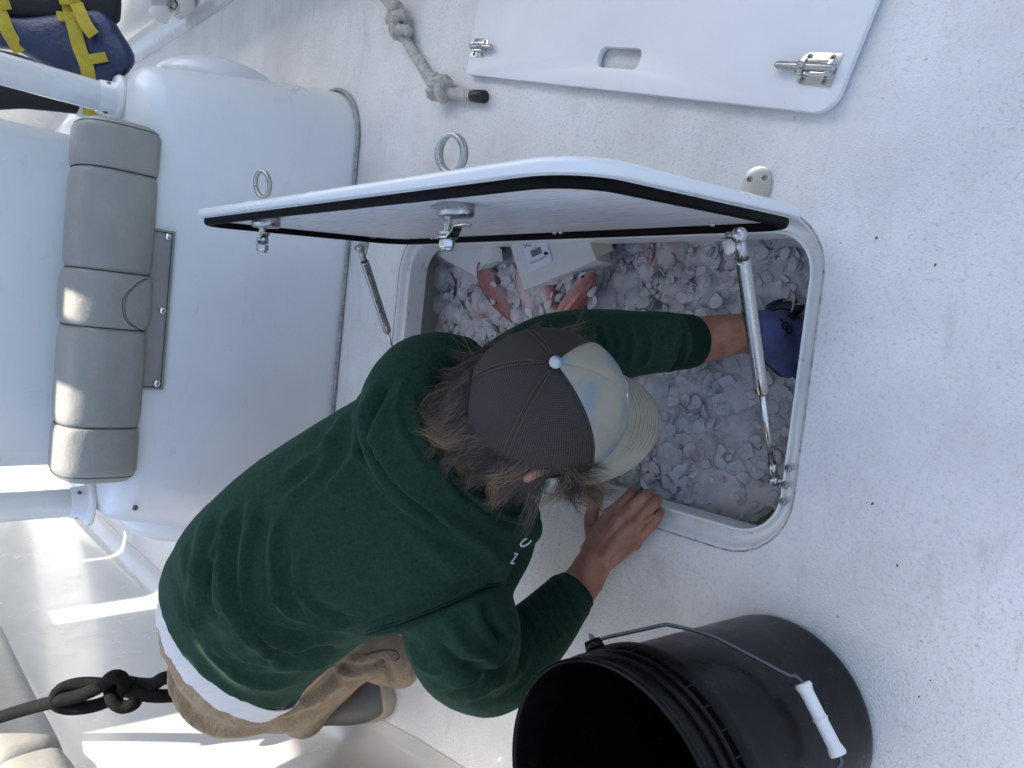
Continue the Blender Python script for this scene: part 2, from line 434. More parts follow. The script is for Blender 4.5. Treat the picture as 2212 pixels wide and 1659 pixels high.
    vo = n.n.new("ShaderNodeTexVoronoi"); vo.inputs["Scale"].default_value = 1.0; vo.inputs["Randomness"].default_value = 0.0; n.l.new(mp.outputs[0], vo.inputs["Vector"])
    hole = n.ramp(vo.outputs[0], [(0.22, 0.0), (0.42, 1.0)])
    n.color(n.mix(hole, (0.002, 0.0015, 0.0015), (0.044, 0.033, 0.029))); n.bump(hole, 0.0008, 0.8); M['capmesh'] = mt
    mt = mat("tie_dye_twill", (0.46, 0.44, 0.37), 0.9); n = NT(mt)
    bl = n.ramp(n.noise(15, 4, 0.6), [(0.50, 0.0), (0.64, 1.0)])
    n.color(n.mix(n.math('MULTIPLY', bl, 0.75), (0.30, 0.27, 0.21), (0.13, 0.20, 0.245))); n.bump(n.noise(500, 2), 0.0004, 0.6); M['twill'] = mt
    mt = mat("beige_twill", (0.36, 0.335, 0.27), 0.9); n = NT(mt)
    n.color(n.ramp(n.noise(25, 4), [(0.3, (0.235, 0.205, 0.15)), (0.7, (0.30, 0.265, 0.20))])); n.bump(n.noise(500, 2), 0.0004, 0.6); M['brim'] = mt
    mt = mat("cap_button_dye", (0.4, 0.42, 0.42), 0.85); n = NT(mt)
    n.color(n.ramp(n.noise(60, 2), [(0.42, (0.48, 0.48, 0.45)), (0.60, (0.10, 0.24, 0.40))])); M['button'] = mt
    M['capstitch'] = mat("brown_cap_thread", (0.10, 0.075, 0.055), 0.9)
    M['brimthread'] = mat("brim_thread", (0.13, 0.11, 0.085), 0.9)
    M['piping'] = mat("white_piping", (0.75, 0.76, 0.76), 0.7)
    # hair
    mt = mat("brown_hair", (0.06, 0.035, 0.018), 0.45); n = NT(mt)
    at = n.n.new("ShaderNodeAttribute"); at.attribute_name = "shade"
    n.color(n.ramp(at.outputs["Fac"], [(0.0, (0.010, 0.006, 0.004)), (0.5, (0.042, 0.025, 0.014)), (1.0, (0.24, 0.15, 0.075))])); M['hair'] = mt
    # ice, fish, carton
    def icemat(name, lo, hi, trans, rough):
        mt = mat(name, hi, rough, trans=trans); n = NT(mt); geo = n.n.new("ShaderNodeNewGeometry"); pos = geo.outputs["Position"]
        base = n.ramp(n.noise(45, 4, 0.65, vec=pos), [(0.3, lo), (0.7, hi)])
        pink = n.ramp(n.noise(8, 4, 0.65, vec=pos), [(0.57, 0.0), (0.74, 1.0)])
        tan = n.ramp(n.noise(11, 4, 0.65, vec=pos, dist=0.5), [(0.60, 0.0), (0.74, 1.0)])
        c = n.mix(n.math('MULTIPLY', pink, 0.6), base, (0.70, 0.34, 0.32))
        n.color(n.mix(n.math('MULTIPLY', tan, 0.35), c, (0.36, 0.26, 0.19)))
        n.bump(n.noise(70, 4, 0.6, vec=pos), 0.003, 0.5); n.b.inputs["IOR"].default_value = 1.31
        return mt
    M['ice'] = icemat("ice", (0.50, 0.48, 0.48), (0.66, 0.645, 0.65), 0.12, 0.22)
    M['flake'] = icemat("clear_ice_flake", (0.66, 0.65, 0.655), (0.78, 0.77, 0.775), 0.30, 0.18)
    mt = mat("red_fish", (0.45, 0.10, 0.07), 0.25, coat=0.6); n = NT(mt)
    at = n.n.new("ShaderNodeAttribute"); at.attribute_name = "shade"
    col = n.ramp(at.outputs["Fac"], [(0.0, (0.72, 0.62, 0.62)), (0.35, (0.56, 0.34, 0.325)), (0.75, (0.40, 0.15, 0.135)), (1.0, (0.24, 0.055, 0.05))])
    n.color(n.mix(n.ramp(n.noise(26, 4, 0.7), [(0.5, 0.0), (0.8, 0.6)]), col, (0.20, 0.05, 0.04))); n.bump(n.voro(230), 0.0012, 0.6); M['fish'] = mt
    M['fin'] = mat("fish_fin", (0.20, 0.07, 0.06), 0.4, trans=0.15)
    M['eye'] = mat("fish_eye", (0.02, 0.015, 0.01), 0.1)
    mt = mat("white_carton", (0.60, 0.60, 0.58), 0.7); n = NT(mt)
    n.color(n.ramp(n.noise(12, 4), [(0.3, (0.55, 0.55, 0.53)), (0.7, (0.63, 0.63, 0.61))])); M['carton'] = mt
    M['cartonin'] = mat("carton_kraft", (0.42, 0.37, 0.28), 0.8)
    M['sticker'] = mat("white_sticker", (0.66, 0.67, 0.74), 0.5)
    M['caulk'] = mat("dirty_caulk", (0.30, 0.30, 0.29), 0.7)
    n = NT(M['caulk']); n.color(n.ramp(n.noise(60, 4, 0.7), [(0.35, (0.20, 0.20, 0.195)), (0.65, (0.46, 0.46, 0.45))]))
    M['cup'] = mat("pale_plastic", (0.66, 0.66, 0.62), 0.3, trans=0.25)
    mt = mat("sea", (0.010, 0.045, 0.075), 0.12); n = NT(mt); n.bump(n.noise(1.2, 5, 0.6), 0.25, 0.6); M['sea'] = mt
    M['debris'] = mat("dark_debris", (0.05, 0.035, 0.03), 0.8)
    M['reddebris'] = mat("red_debris", (0.20, 0.012, 0.010), 0.5)
    return M
M = make_mats()

# ================================================================== the boat
HX0, HX1, HY0, HY1 = -0.2434, 0.1940, 0.4650, 1.4324      # hatch opening

def structure(o): o["kind"] = "structure"; return o

def build_deck():
    O = [(-1.32, -1.6), (1.32, -1.6), (1.32, 6.6), (-1.32, 6.6)]
    def loop(off, r): return rrect(HX0 - off * .78, HX1 + off * .78, HY0 - off * .45, HY1 + off * .85, r, 9)
    L0 = loop(0.046, 0.10)
    bm = bmesh.new(); es = []
    for L in (O, L0):
        vs = [bm.verts.new((p[0], p[1], 0)) for p in L]
        es += [bm.edges.new((vs[i], vs[(i + 1) % len(vs)])) for i in range(len(vs))]
    bmesh.ops.triangle_fill(bm, edges=es, use_beauty=True)
    bmesh.ops.recalc_face_normals(bm, faces=bm.faces)
    if sum(f.normal.z for f in bm.faces) < 0: bmesh.ops.reverse_faces(bm, faces=bm.faces)
    me = bpy.data.meshes.new("deck"); bm.to_mesh(me); bm.free()
    deck = structure(put("deck", me, M['deck']))
    prof = [(0.0465, 0.0006, .10), (0.043, 0.0012, .098), (0.038, -0.003, .094), (0.034, -0.011, .09), (0.030, -0.0135, .088), (0.012, -0.0140, .072), (0.009, -0.0125, .069),
            (0.007, -0.006, .067), (0.0045, -0.003, .066), (0.001, -0.003, .064), (0.0, -0.006, .063), (0.0, -0.045, .063), (-0.0005, -0.05, .0625)]
    loops = [[(p[0], p[1], z) for p in loop(o, r)] for o, z, r in prof]
    v, f = rings(loops, False, False)
    obj("hatch_coaming", v, f, M['coam'], deck)
    gl = [(p[0], p[1], 0.0004) for p in loop(0.0475, .10)]
    v, f = tube(gl, 0.0016, 6, False, True); obj("coaming_seam", v, f, M['caulk'], deck)
    # bin below the deck, wider than its mouth
    bx0, bx1, by0, by1 = -0.30, 0.46, 0.30, 1.47
    b = [[(p[0], p[1], z) for p in rrect(bx0 + k, bx1 - k, by0 + k, by1 - k, 0.07)] for z, k in ((-0.046, 0), (-0.30, 0.02), (-0.42, 0.05), (-0.45, 0.1))]
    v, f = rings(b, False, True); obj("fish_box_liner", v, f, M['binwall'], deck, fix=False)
    # underside of the deck round the mouth, seen from inside the bin
    out = rrect(bx0, bx1, by0, by1, 0.07); hole = rrect(HX0 - 0.001, HX1 + 0.001, HY0 - 0.001, HY1 + 0.001, 0.063, 9)
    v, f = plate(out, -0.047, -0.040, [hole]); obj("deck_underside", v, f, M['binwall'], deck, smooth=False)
    r_ = np.random.default_rng(3); shared = []
    for k in range(6):
        a_ = np.linspace(0, 2 * math.pi, 7, endpoint=False); rad = r_.uniform(.5, 1.0, 7); me2 = mesh("fleck", *rings([[(rad[i] * math.cos(a_[i]), rad[i] * .6 * math.sin(a_[i]), -.1) for i in range(7)], [(rad[i] * .8 * math.cos(a_[i]), rad[i] * .5 * math.sin(a_[i]), .35) for i in range(7)]]))
        fix_normals(me2); me2.materials.append(M['reddebris'] if k == 0 else M['debris']); shared.append(me2)
    sp = [(1893, 514, .0042, 0), (2020, 572, .0035, 1), (1815, 525, .0018, 2), (1884, 1088, .0035, 3), (1872, 1086, .002, 4), (1938, 1222, .003, 5), (1810, 1332, .0026, 1), (1990, 1385, .002, 2), (2010, 1470, .0018, 3), (1985, 1505, .0025, 4), (2040, 1520, .0022, 5), (2145, 1210, .0028, 1), (2018, 1125, .003, 2), (1990, 1108, .002, 3), (1870, 640, .002, 4), (2110, 620, .0016, 5), (2060, 690, .0016, 1), (1700, 330, .0014, 2), (2060, 330, .0016, 3), (980, 545, .0015, 4), (560, 1470, .002, 5), (1000, 1590, .0022, 1), (2100, 900, .0018, 2), (1960, 950, .0022, 3), (2150, 1420, .002, 4), (1625, 245, .0015, 5), (1190, 300, .0016, 1), (640, 160, .002, 2), (700, 130, .0016, 3), (2090, 1640, .0022, 4)]
    for x, y, sz, k in sp[:10]:
        o = bpy.data.objects.new("fleck", shared[k]); C.objects.link(o); q = WZ(x, y, 0.0008)
        o.matrix_basis = Matrix.Translation(tuple(q)) @ Matrix.Rotation(x * .37, 4, 'Z') @ Matrix.Diagonal((sz, sz, sz * .4, 1)) @ Matrix.Scale(0.8, 4); parent_to(o, deck)
    # screws that hold the strut bracket on the near lip
    for k, (x, y) in enumerate(((1702, 1012), (1695, 1048), (1691, 1084))):
        p = WZ(x, y, -0.002); screw("screw", p + V(0, 0, -0.001), V(0, 0, 1), 0.0055, deck)
    return deck
_screw = {}
def screw(name, p, z, r, parent, xh=(0.9, 0.3, 0.1)):
    key = round(r, 4)
    if key not in _screw:
        head = lathe([(r, -r * .1), (r, r * .12), (r * .75, r * .38), (r * .35, r * .45)], 14)
        cr = merge([box(r * 1.15, r * .24, r * .12, (0, 0, r * .44)), box(r * .24, r * 1.15, r * .12, (0, 0, r * .445))])
        v, f = merge([head, cr])
        me = mesh("screw_head", v, f, smooth=False); fix_normals(me)
        me.materials.append(M['screw']); me.materials.append(M['black'])
        for i, pl in enumerate(me.polygons): pl.material_index = 0 if i < len(head[1]) else 1
        _screw[key] = me
    o = bpy.data.objects.new(name, _screw[key]); C.objects.link(o)
    o.matrix_basis = aim(p, z, xh)
    if parent is not None: parent_to(o, parent)
    return o

deck = build_deck()

def build_sides():
    # inner hull sides with a coved foot, flaring a little towards the rail
    left = resample([(-0.80, -1.5), (-0.86, 0.0), (-0.955, 0.8), (-1.005, 1.264), (-1.088, 1.668), (-1.135, 2.2), (-1.156, 2.915), (-1.163, 4.0), (-1.12, 5.2), (-0.9, 6.6)], 70)
    prof = [(0.085, 0.0012), (0.060, 0.0022), (0.032, 0.010), (0.012, 0.028), (0.0, 0.058), (-0.005, 0.10), (-0.03, 0.30), (-0.05, 0.50), (-0.055, 0.56), (-0.05, 0.585), (-0.06, 0.60), (-0.12, 0.61), (-0.34, 0.61), (-0.36, 0.60), (-0.37, 0.5), (-0.35, -0.3)]
    def side(path, sg):
        loops = []
        for i in range(len(path)):
            t = path[min(i + 1, len(path) - 1)] - path[max(i - 1, 0)]; t = t / np.linalg.norm(t)
            nn = np.array([t[1], -t[0]]) * sg
            loops.append([(path[i][0] + nn[0] * o, path[i][1] + nn[1] * o, z) for o, z in prof])
        n = len(prof); v = [p for L in loops for p in L]; f = []
        for i in range(len(loops) - 1):
            for j in range(n - 1): f.append((i * n + j, i * n + j + 1, (i + 1) * n + j + 1, (i + 1) * n + j))
        return v, f
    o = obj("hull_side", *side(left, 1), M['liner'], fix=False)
    me = o.data
    if sum((p.normal.x) for p in me.polygons if p.center.z < 0.4 and p.center.z > 0.1) < 0: me.flip_normals()
    tag(o, "glossy white curved inner hull side behind the crouching person and black rope", "hull side")
    right = resample([(1.10, -1.5), (1.15, 0.5), (1.16, 2.0), (1.162, 3.018), (1.172, 3.915), (1.13, 5.2), (0.9, 6.6)], 50)
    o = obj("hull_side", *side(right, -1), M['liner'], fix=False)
    me = o.data
    if sum((p.normal.x) for p in me.polygons if p.center.z < 0.4 and p.center.z > 0.1) > 0: me.flip_normals()
    tag(o, "pale inner hull side in the far corner beyond the life jacket", "hull side")
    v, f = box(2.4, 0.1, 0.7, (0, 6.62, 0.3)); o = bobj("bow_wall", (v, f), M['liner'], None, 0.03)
    tag(o, "white bulkhead across the deck beyond the seat box", "bulkhead")
build_sides()

def build_hardtop_gobo():
    """unseen boat roof that shades the deck; slots made up to place sun patches"""
    zt = 2.05
    def up(P): return np.array(P) + SUN * ((zt - P[2]) / SUN[2])
    xs0, xs1, ys0, ys1 = -1.25, 1.95, -0.95, 5.12
    holes = []
    def lit(P, sx, sy): q = up(P); holes.append((q[0] - sx / 2, q[0] + sx / 2, q[1] - sy / 2, q[1] + sy / 2))
    holes.append((-1.3, -0.27, -1.2, 2.62)); holes.append((-1.3, -0.13, -1.2, 1.80))      # edge cut back aft, made up to let sun reach the left side
    for h in SUN_SLOTS(up): holes.append(h)
    xs = sorted(set([xs0, xs1] + [min(max(h[k], xs0), xs1) for h in holes for k in (0, 1)]))
    ys = sorted(set([ys0, ys1] + [min(max(h[k], ys0), ys1) for h in holes for k in (2, 3)]))
    bm = bmesh.new(); vd = {}
    def vv(i, j):
        if (i, j) not in vd: vd[(i, j)] = bm.verts.new((xs[i], ys[j], zt))
        return vd[(i, j)]
    for i in range(len(xs) - 1):
        for j in range(len(ys) - 1):
            cx, cy = (xs[i] + xs[i + 1]) / 2, (ys[j] + ys[j + 1]) / 2
            if any(h[0] < cx < h[1] and h[2] < cy < h[3] for h in holes): continue
            bm.faces.new((vv(i, j), vv(i + 1, j), vv(i + 1, j + 1), vv(i, j + 1)))
    ex = bmesh.ops.extrude_face_region(bm, geom=bm.faces[:])
    for g in ex["geom"]:
        if isinstance(g, bmesh.types.BMVert): g.co.z += 0.03
    bmesh.ops.recalc_face_normals(bm, faces=bm.faces)
    me = bpy.data.meshes.new("hardtop_gobo"); bm.to_mesh(me); bm.free()
    o = put("hardtop_gobo", me, M['tubep']); structure(o)
    return o
def SUN_SLOTS(up):  # made-up openings, each placed along the sun ray of a wanted patch
    H = []
    q = up(V(-0.53, 1.20, 0.60)); H.append((q[0] - 0.05, q[0] + 0.02, q[1] - 0.035, q[1] - 0.010)); H.append((q[0] - 0.06, q[0] - 0.02, q[1] + 0.015, q[1] + 0.035))      # hip
    q = up(V(-0.24, 1.79, 0.62)); H.append((q[0] - 0.20, q[0] + 0.05, q[1] - 0.07, q[1] + 0.02))      # bolster
    q = up(V(-0.08, 1.79, 0.62)); H.append((q[0] + 0.02, q[0] + 0.09, q[1] - 0.06, q[1] + 0.0))
    q = up(V(-1.10, 2.86, 0.0)); H.append((q[0] - 0.24, q[0] + 0.07, q[1] - 0.10, q[1] + 0.05))         # strip up the hull side
    q = up(V(-1.10, 3.45, 0.0)); H.append((q[0] - 0.14, q[0] + 0.06, q[1] - 0.02, q[1] + 0.02))
    return H
build_hardtop_gobo()

def build_sea():
    v = [(-900, -900, -0.55), (900, -900, -0.55), (900, 900, -0.55), (-900, 900, -0.55)]
    hole = [(-1.45, -1.7), (1.45, -1.7), (1.45, 6.75), (-1.45, 6.75)]
    vv, f = plate([(-900, -900), (900, -900), (900, 900), (-900, 900)], -0.56, -0.55, [hole])
    structure(obj("sea", vv, f, M['sea'], smooth=False))
build_sea()

# ------------------------------------------------------------------ seat box with bolster, posts
def build_seat():
    t = thing("seat_box", "white fibreglass seat box with grey vinyl bolster and two white posts", "seat box", (0, 1.9, 0))
    # body
    loops = []
    for z, hx, y0, r in ((0.002, .622, 1.722, .16), (0.05, .618, 1.727, .16), (0.20, .594, 1.742, .155), (0.36, .566, 1.757, .15), (0.455, .548, 1.766, .145), (0.488, .538, 1.775, .14), (0.505, .520, 1.792, .125), (0.512, .49, 1.82, .10)):
        loops.append([(p[0], p[1], z) for p in rrect(-hx, hx, y0, 2.62, r, 12)])
    v, f = rings(loops, False, True); obj("body", v, f, M['gel'], t)
    P = [(p[0], p[1], 0.006) for p in rrect(-.629, .629, 1.715, 2.63, .165, 12)]
    v, f = tube(P, 0.0045, 8, False, True); obj("caulk_bead", v, f, M['caulk'], t)
    # oval side pods
    for s in (-1, 1):
        v, f = ball(1.0, (s * 0.575, 2.03, 0.25), (0.075, 0.16, 0.17), 24, 14); obj("side_pod", v, f, M['gel'], t)
    # screw in the front face at its end
    screw("screw", WY(288, 1094, 1.79) + V(0, -0.014, 0), V(0, -1, 0.1), 0.007, t)
    # posts and flanges
    for (x, y) in ((238, 214), (176, 1084)):
        b = WY(x, y, 1.95); b[2] = 0.512
        v, f = tube([b + V(0, 0, -0.005), b + V(0, 0, 0.06), b + V(0, 0.0, 0.8), b + V(0, 0, 1.54)], 0.034, 20); po = obj("post", v, f, M['tubep'], t)
        fl = lathe([(0.060, 0), (0.060, 0.008), (0.055, 0.013), (0.040, 0.016), (0.037, 0.045), (0.034, 0.047)], 28)
        v, f = xf(fl, Matrix.Translation(tuple(b))); obj("flange", v, f, M['tubep'], po)
        for a in (200, 320): 
            q = b + V(0.037 * math.cos(math.radians(a)), 0.037 * math.sin(math.radians(a)), 0.030)
            screw("screw", q, V(math.cos(math.radians(a)), math.sin(math.radians(a)), 0), 0.006, po, (0, 0, 1))
    # upright back panel between the posts
    me = mesh("back_panel", *box(0.80, 0.22, 0.55, (-0.03, 2.10, 0.77))); bevel(me, 0.045, 4); put("back_panel", me, M['gel'], t)
    # bolster: five padded panels
    ys = [272, 382, 597, 717, 928, 1048]
    xs = [WY(345 - (y - 272) * 0.055, y, 1.72)[0] for y in ys]
    prof = [(0.045, 0.468), (0.008, 0.469), (-0.018, 0.482), (-0.023, 0.53), (-0.018, 0.580), (0.0, 0.612), (0.034, 0.626), (0.076, 0.630), (0.118, 0.620), (0.136, 0.59), (0.14, 0.53), (0.135, 0.495), (0.10, 0.472)]
    pr = resample(prof + [prof[0]], 45)[:-1]
    cen = pr.mean(0)
    for k in range(5):
        a, b = xs[k], xs[k + 1]; L = []
        for u in np.linspace(0, 1, 22):
            e0 = 1 - abs(2 * u - 1) ** 5.0
            puff = 0.93 + 0.07 * e0 ** 0.5 if e0 > 0 else 0.93
            if k in (0, 4):
                uu = u if k == 0 else 1 - u
                puff *= (0.72 + 0.28 * min(1, uu / 0.22) ** 0.5)
            if k == 2: puff *= 1.0 + 0.05 * e0
            ring = []
            for q in pr:
                p = cen + (q - cen) * puff
                ring.append((a + (b - a) * u, 1.752 + p[0], max(p[1], 0.474) if False else p[1]))
            L.append(ring)
        v, f = rings(L); ob = obj("bolster_panel", v, f, M['vinyl'], t)
        # dark stitching at the seam
        if k < 4:
            ring = [(b, 1.752 + (cen + (q - cen) * 0.938)[0], (cen + (q - cen) * 0.938)[1]) for q in pr]
            v, f = tube(ring, 0.0010, 6, False, True); obj("seam", v, f, M['thread'], ob)
        if k == 2:
            for dx in (0, 5):
                cp = [hit(ob, x + dx, y) for x, y in resample([(316, 601), (296, 612), (270, 638), (264, 662), (270, 690), (288, 706), (304, 714)], 30)]
                cp = [p + n_ * .0006 for p, n_ in cp if p is not None]
                if len(cp) > 3: v, f = tube(cp, 0.0006, 6); obj("seam", v, f, M['thread'], ob)
        if k in (0, 4):
            uu = 0.13; e0 = 1 - abs(2 * uu - 1) ** 5.0; pf = (0.93 + 0.07 * e0 ** 0.5) * (0.72 + 0.28 * (uu / 0.22) ** 0.5)
            xx = a + (b - a) * (uu if k == 0 else 1 - uu)
            ring = [(xx, 1.752 + (cen + (q - cen) * pf * 1.004)[0], (cen + (q - cen) * pf * 1.004)[1]) for q in pr]
            v, f = tube(ring, 0.0010, 6, False, True); obj("seam", v, f, M['thread'], ob)
    # flap with three snaps below the bolster
    cs = [WY(377, 500, 1.756), WY(355, 842, 1.756)]
    x1, x0, zb = cs[0][0], cs[1][0], 0.425
    me = mesh("vinyl_flap", *box(x1 - x0, 0.004, 0.075, ((x0 + x1) / 2, 1.757, zb + 0.0375))); bevel(me, 0.0015, 2); fl = put("vinyl_flap", me, M['vinyl'], t)
    for ex in ([(x0 + .006, 1.7542, zb + .007), (x1 - .006, 1.7542, zb + .007)], [(x0 + .006, 1.7542, zb + .007), (x0 + .006, 1.7542, zb + .07)], [(x1 - .006, 1.7542, zb + .007), (x1 - .006, 1.7542, zb + .07)]):
        v, f = tube(ex, 0.0010, 5); obj("seam", v, f, M['thread'], fl)
    for u in (0.04, 0.5, 0.96):
        v, f = xf(lathe([(0.0085, 0), (0.0085, 0.002), (0.006, 0.0048), (0.002, 0.0058)], 18), aim((x0 + (x1 - x0) * u, 1.7548, zb + 0.016), (0, -1, 0)))
        obj("snap", v, f, M['chrome'], t)
build_seat()

# ------------------------------------------------------------------ gunwale bolster on the left
def build_rail_pad():
    t = thing("rail_pad", "long grey vinyl pad along the rail in the sunlit corner", "pad", (-1.15, 2.0, 0.5))
    path = resample([(-0.86, 0.0), (-0.955, 0.8), (-1.005, 1.264), (-1.088, 1.668), (-1.135, 2.2), (-1.156, 2.915), (-1.163, 3.6)], 61)
    prof = [(-0.055, 0.52), (-0.02, 0.515), (0.012, 0.53), (0.022, 0.56), (0.022, 0.62), (0.010, 0.66), (-0.03, 0.685), (-0.11, 0.69), (-0.14, 0.66), (-0.14, 0.62), (-0.06, 0.60)]
    pr = resample(prof + [prof[0]], 33)[:-1]; cen = pr.mean(0)
    cuts = [0.4, 1.98, 3.6]
    for k in range(2):
        y0, y1 = cuts[k], cuts[k + 1]; L = []
        for u in np.linspace(0, 1, 26):
            Y = y0 + (y1 - y0) * u; i = int(np.argmin(abs(path[:, 1] - Y))); X = np.interp(Y, path[:, 1], path[:, 0])
            e = 1 - abs(2 * u - 1) ** 30; pf = 0.95 + 0.05 * e
            L.append([(X - 0.035 + (cen + (q - cen) * pf)[0], Y, (cen + (q - cen) * pf)[1]) for q in pr])
        v, f = rings(L); obj("pad_section", v, f, M['vinyl'], t)
build_rail_pad()

# ------------------------------------------------------------------ open hatch lid
LX0, LTILT = 0.206, -0.088           # hinge line and lean of the open lid
def lidp(y, z, out=0.0):
    """point on the lid: y along the boat, z up the lid, out = distance in front of its inner skin (towards the opening)"""
    return V(LX0 + LTILT * z - out, y, z + 0.004)
def lid_local(px, py, out=0.0):
    """where the view through a photo point meets the lid's inner skin"""
    n = nrm(V(1, 0, -LTILT)); d = ray(px, py); o = lidp(0, 0, out)
    s = ((o - CAM) @ n) / (d @ n); P = CAM + d * s
    return P[1], P[2] - 0.004
def build_lid():
    t = thing("hatch_lid", "open white hatch lid standing upright with black rubber gasket and ring latches", "hatch lid", (LX0, 0.95, 0))
    y0, y1, zt = HY0 - 0.008, HY1 + 0.042, 0.496
    sk = Matrix(((0, LTILT, 1, LX0), (1, 0, 0, 0), (0, 1, 0, 0.004), (0, 0, 0, 1)))    # (along, up, outwards)
    def body(off, w): return [(p[0], p[1], w) for p in rrect(y0 + off, y1 - off, off, zt - off, 0.075 - off, 10)]
    loops = [body(o, w_) for o, w_ in ((0.010, 0.0), (0.003, 0.0), (0.0, 0.002), (0.0, 0.009), (0.0015, 0.013), (0.006, 0.016), (0.02, 0.0172), (0.05, 0.0175))]
    v, f = rings(loops, False, True); v, f = xf((v, f), sk); obj("lid_shell", v, f, M['lid'], t)
    v, f = rings([body(0.0105, -0.0012), body(0.0105, 0.002)], True, True); v, f = xf((v, f), sk)
    obj("inner_skin", v, f, M['under'], t, smooth=False)
    gl = [(p[0], p[1], -0.010) for p in rrect(y0 + .018, y1 - .018, .018, zt - .018, 0.062, 12)]
    G = np.array([np.array(sk @ Vector(p)) for p in gl])
    # gasket: flat-backed bulb section
    T = np.roll(G, -1, 0) - np.roll(G, 1, 0); T /= np.linalg.norm(T, axis=1)[:, None]
    nn = nrm(V(-1, 0, LTILT)); S = np.cross(T, nn)
    sec = [(-.0055, -.010), (-.0064, -.004), (-.0050, .0010), (-.0022, .003), (.0022, .003), (.0050, .0010), (.0064, -.004), (.0055, -.010)]
    v, f = rings([[G[i] + S[i] * a + nn * b for a, b in sec] for i in range(len(G))], closed=True); obj("gasket", v, f, M['gasket'], t)
    # latches: shaft and nuts inside, lifting ring outside
    for k, (px, py, rx, ry, cam_arm) in enumerate(((968, 446, 975, 332, True), (566, 474, 567, 398, False))):
        yy, zz = lid_local(px, py, 0.004); zz = min(zz, zt - 0.045)
        o = lidp(yy, zz, 0.0); Mx = aim(o, nn, (0, 1, 0))       # local z points into the opening, x aft to fore, y = z cross x
        la = thing_part("ring_latch", t, o)
        # oval cup behind the skin, towards the hinge side
        cup = lathe([(0.027, -0.001), (0.027, 0.016), (0.024, 0.019)], 26)
        cv = [(p[0] - 0.016, p[1] * 0.9, p[2]) for p in cup[0]]; v, f = xf((cv, cup[1]), Mx); obj("latch_cup", v, f, M['steelb'], la)
        pl = xf(merge([box(0.048, 0.022, 0.004, (0.004, 0, 0.004))]), Mx); bobj("latch_plate", pl, M['steelb'], la, 0.001)
        body_ = [(0.0085, 0.0), (0.0085, 0.016), (0.0055, 0.0165)]
        th = []
        for i in range(9): th += [(0.0062, 0.017 + i * 0.0022), (0.0050, 0.0181 + i * 0.0022)]
        v, f = xf(lathe(body_ + th + [(0.0052, 0.058)], 16), Mx); obj("latch_shaft", v, f, M['steel'], la)
        for z0, h, r, n_ in ((0.036, 0.006, 0.0105, 6), (0.048, 0.011, 0.0108, 6), (0.059, 0.004, 0.0085, 16)):
            v, f = xf(lathe([(r * .9, z0), (r, z0 + h * .15), (r, z0 + h * .85), (r * .9, z0 + h)], n_), Mx); obj("nut", v, f, M['steel'], la, smooth=False)
        # cam arm: cranked flat bar
        pts = [(-0.010, 0.0445), (0.010, 0.0445), (0.017, 0.040), (0.021, 0.033), (0.026, 0.0295), (0.042, 0.029)]
        if not cam_arm: pts = [(x * 0.35, z) for x, z in pts]
        L = []
        for i, (x, z) in enumerate(pts):
            dx, dz = (pts[min(i + 1, 5)][0] - pts[max(i - 1, 0)][0], pts[min(i + 1, 5)][1] - pts[max(i - 1, 0)][1]); q = math.hypot(dx, dz); nx, nz = -dz / q * .0021, dx / q * .0021
            hw = 0.0105 if i < 2 else 0.008
            L.append([(-x + nx, -hw, z + nz), (-x + nx, hw, z + nz), (-x - nx, hw, z - nz), (-x - nx, -hw, z - nz)])
        v, f = xf(rings(L), Mx); bobj("cam_arm", (v, f), M['steel'], la, 0.0006)
        # ring handle on the outer face, swung out
        oc = lidp(yy, zz + 0.002, -0.0215); a = np.linspace(0, 2 * math.pi, 40, endpoint=False)
        tilt = nrm(V(1, -0.10, 0.25)) if k == 0 else nrm(V(1, 0.10, 0.15))
        wv = nrm(V(0, 1, 0.12)); cc = WX(rx, ry, 0.2235)
        R = [cc + wv * (0.0225 * math.cos(q)) + tilt * (0.0225 * math.sin(q)) for q in a]
        nb = nrm(np.cross(wv, tilt)); Lr = []
        for i, q in enumerate(a):
            rad = nrm(R[i] - cc); wide = 0.0055 if k == 0 else 0.0035
            Lr.append([R[i] + rad * .0022 + nb * wide, R[i] + rad * .0026, R[i] + rad * .0022 - nb * wide, R[i] - rad * .0022 - nb * wide, R[i] - rad * .0022 + nb * wide])
        v, f = rings(Lr, closed=True); obj("pull_ring", v, f, M['steelb'], la)
    # hinge plates on the deck behind the lid
    for yy in (0.560, 1.32):
        out = rrect(0.236, 0.292, yy - 0.023, yy + 0.023, 0.0225, 8)
        hp = bobj("hinge", plate(out, 0.0012, 0.0042), M['steel'], t, 0.0008)
        for dy in (-.010, .010): screw("screw", (0.274, yy + dy * 1.2, 0.0043), (0, 0, 1), 0.0048, hp)
        v, f = tube([(0.240, yy - .018, 0.006), (0.240, yy + .018, 0.006)], 0.005, 12); obj("knuckle", v, f, M['steel'], hp)
    # strut brackets: plate on the skin, triangular ear standing off it
    for px, py, in ((1578, 492), (790, 512)):
        yy, zz = lid_local(px, py, 0.0); o = lidp(yy, zz, 0.0015); Mx = aim(o, nn, (0, 1, 0))
        br = thing_part("strut_bracket", t, o)
        bobj("base_plate", xf(box(0.052, 0.016, 0.0025, (-.006, 0, 0.001)), Mx), M['steelb'], br, 0.0006)
        tri = plate([(-0.026, 0.0), (0.016, 0.0), (0.004, 0.038), (-0.004, 0.042), (-0.012, 0.038)], -0.001, 0.001)
        tv = [(p[0], p[2] - 0.004, p[1]) for p in tri[0]]
        bobj("ear", xf((tv, tri[1]), Mx), M['steelb'], br, 0.0004)
        for dx in (-.022, .012):
            q = Mx @ Vector((dx, 0.0045, 0.0028)); screw("screw", tuple(q), nn, 0.0042, br)
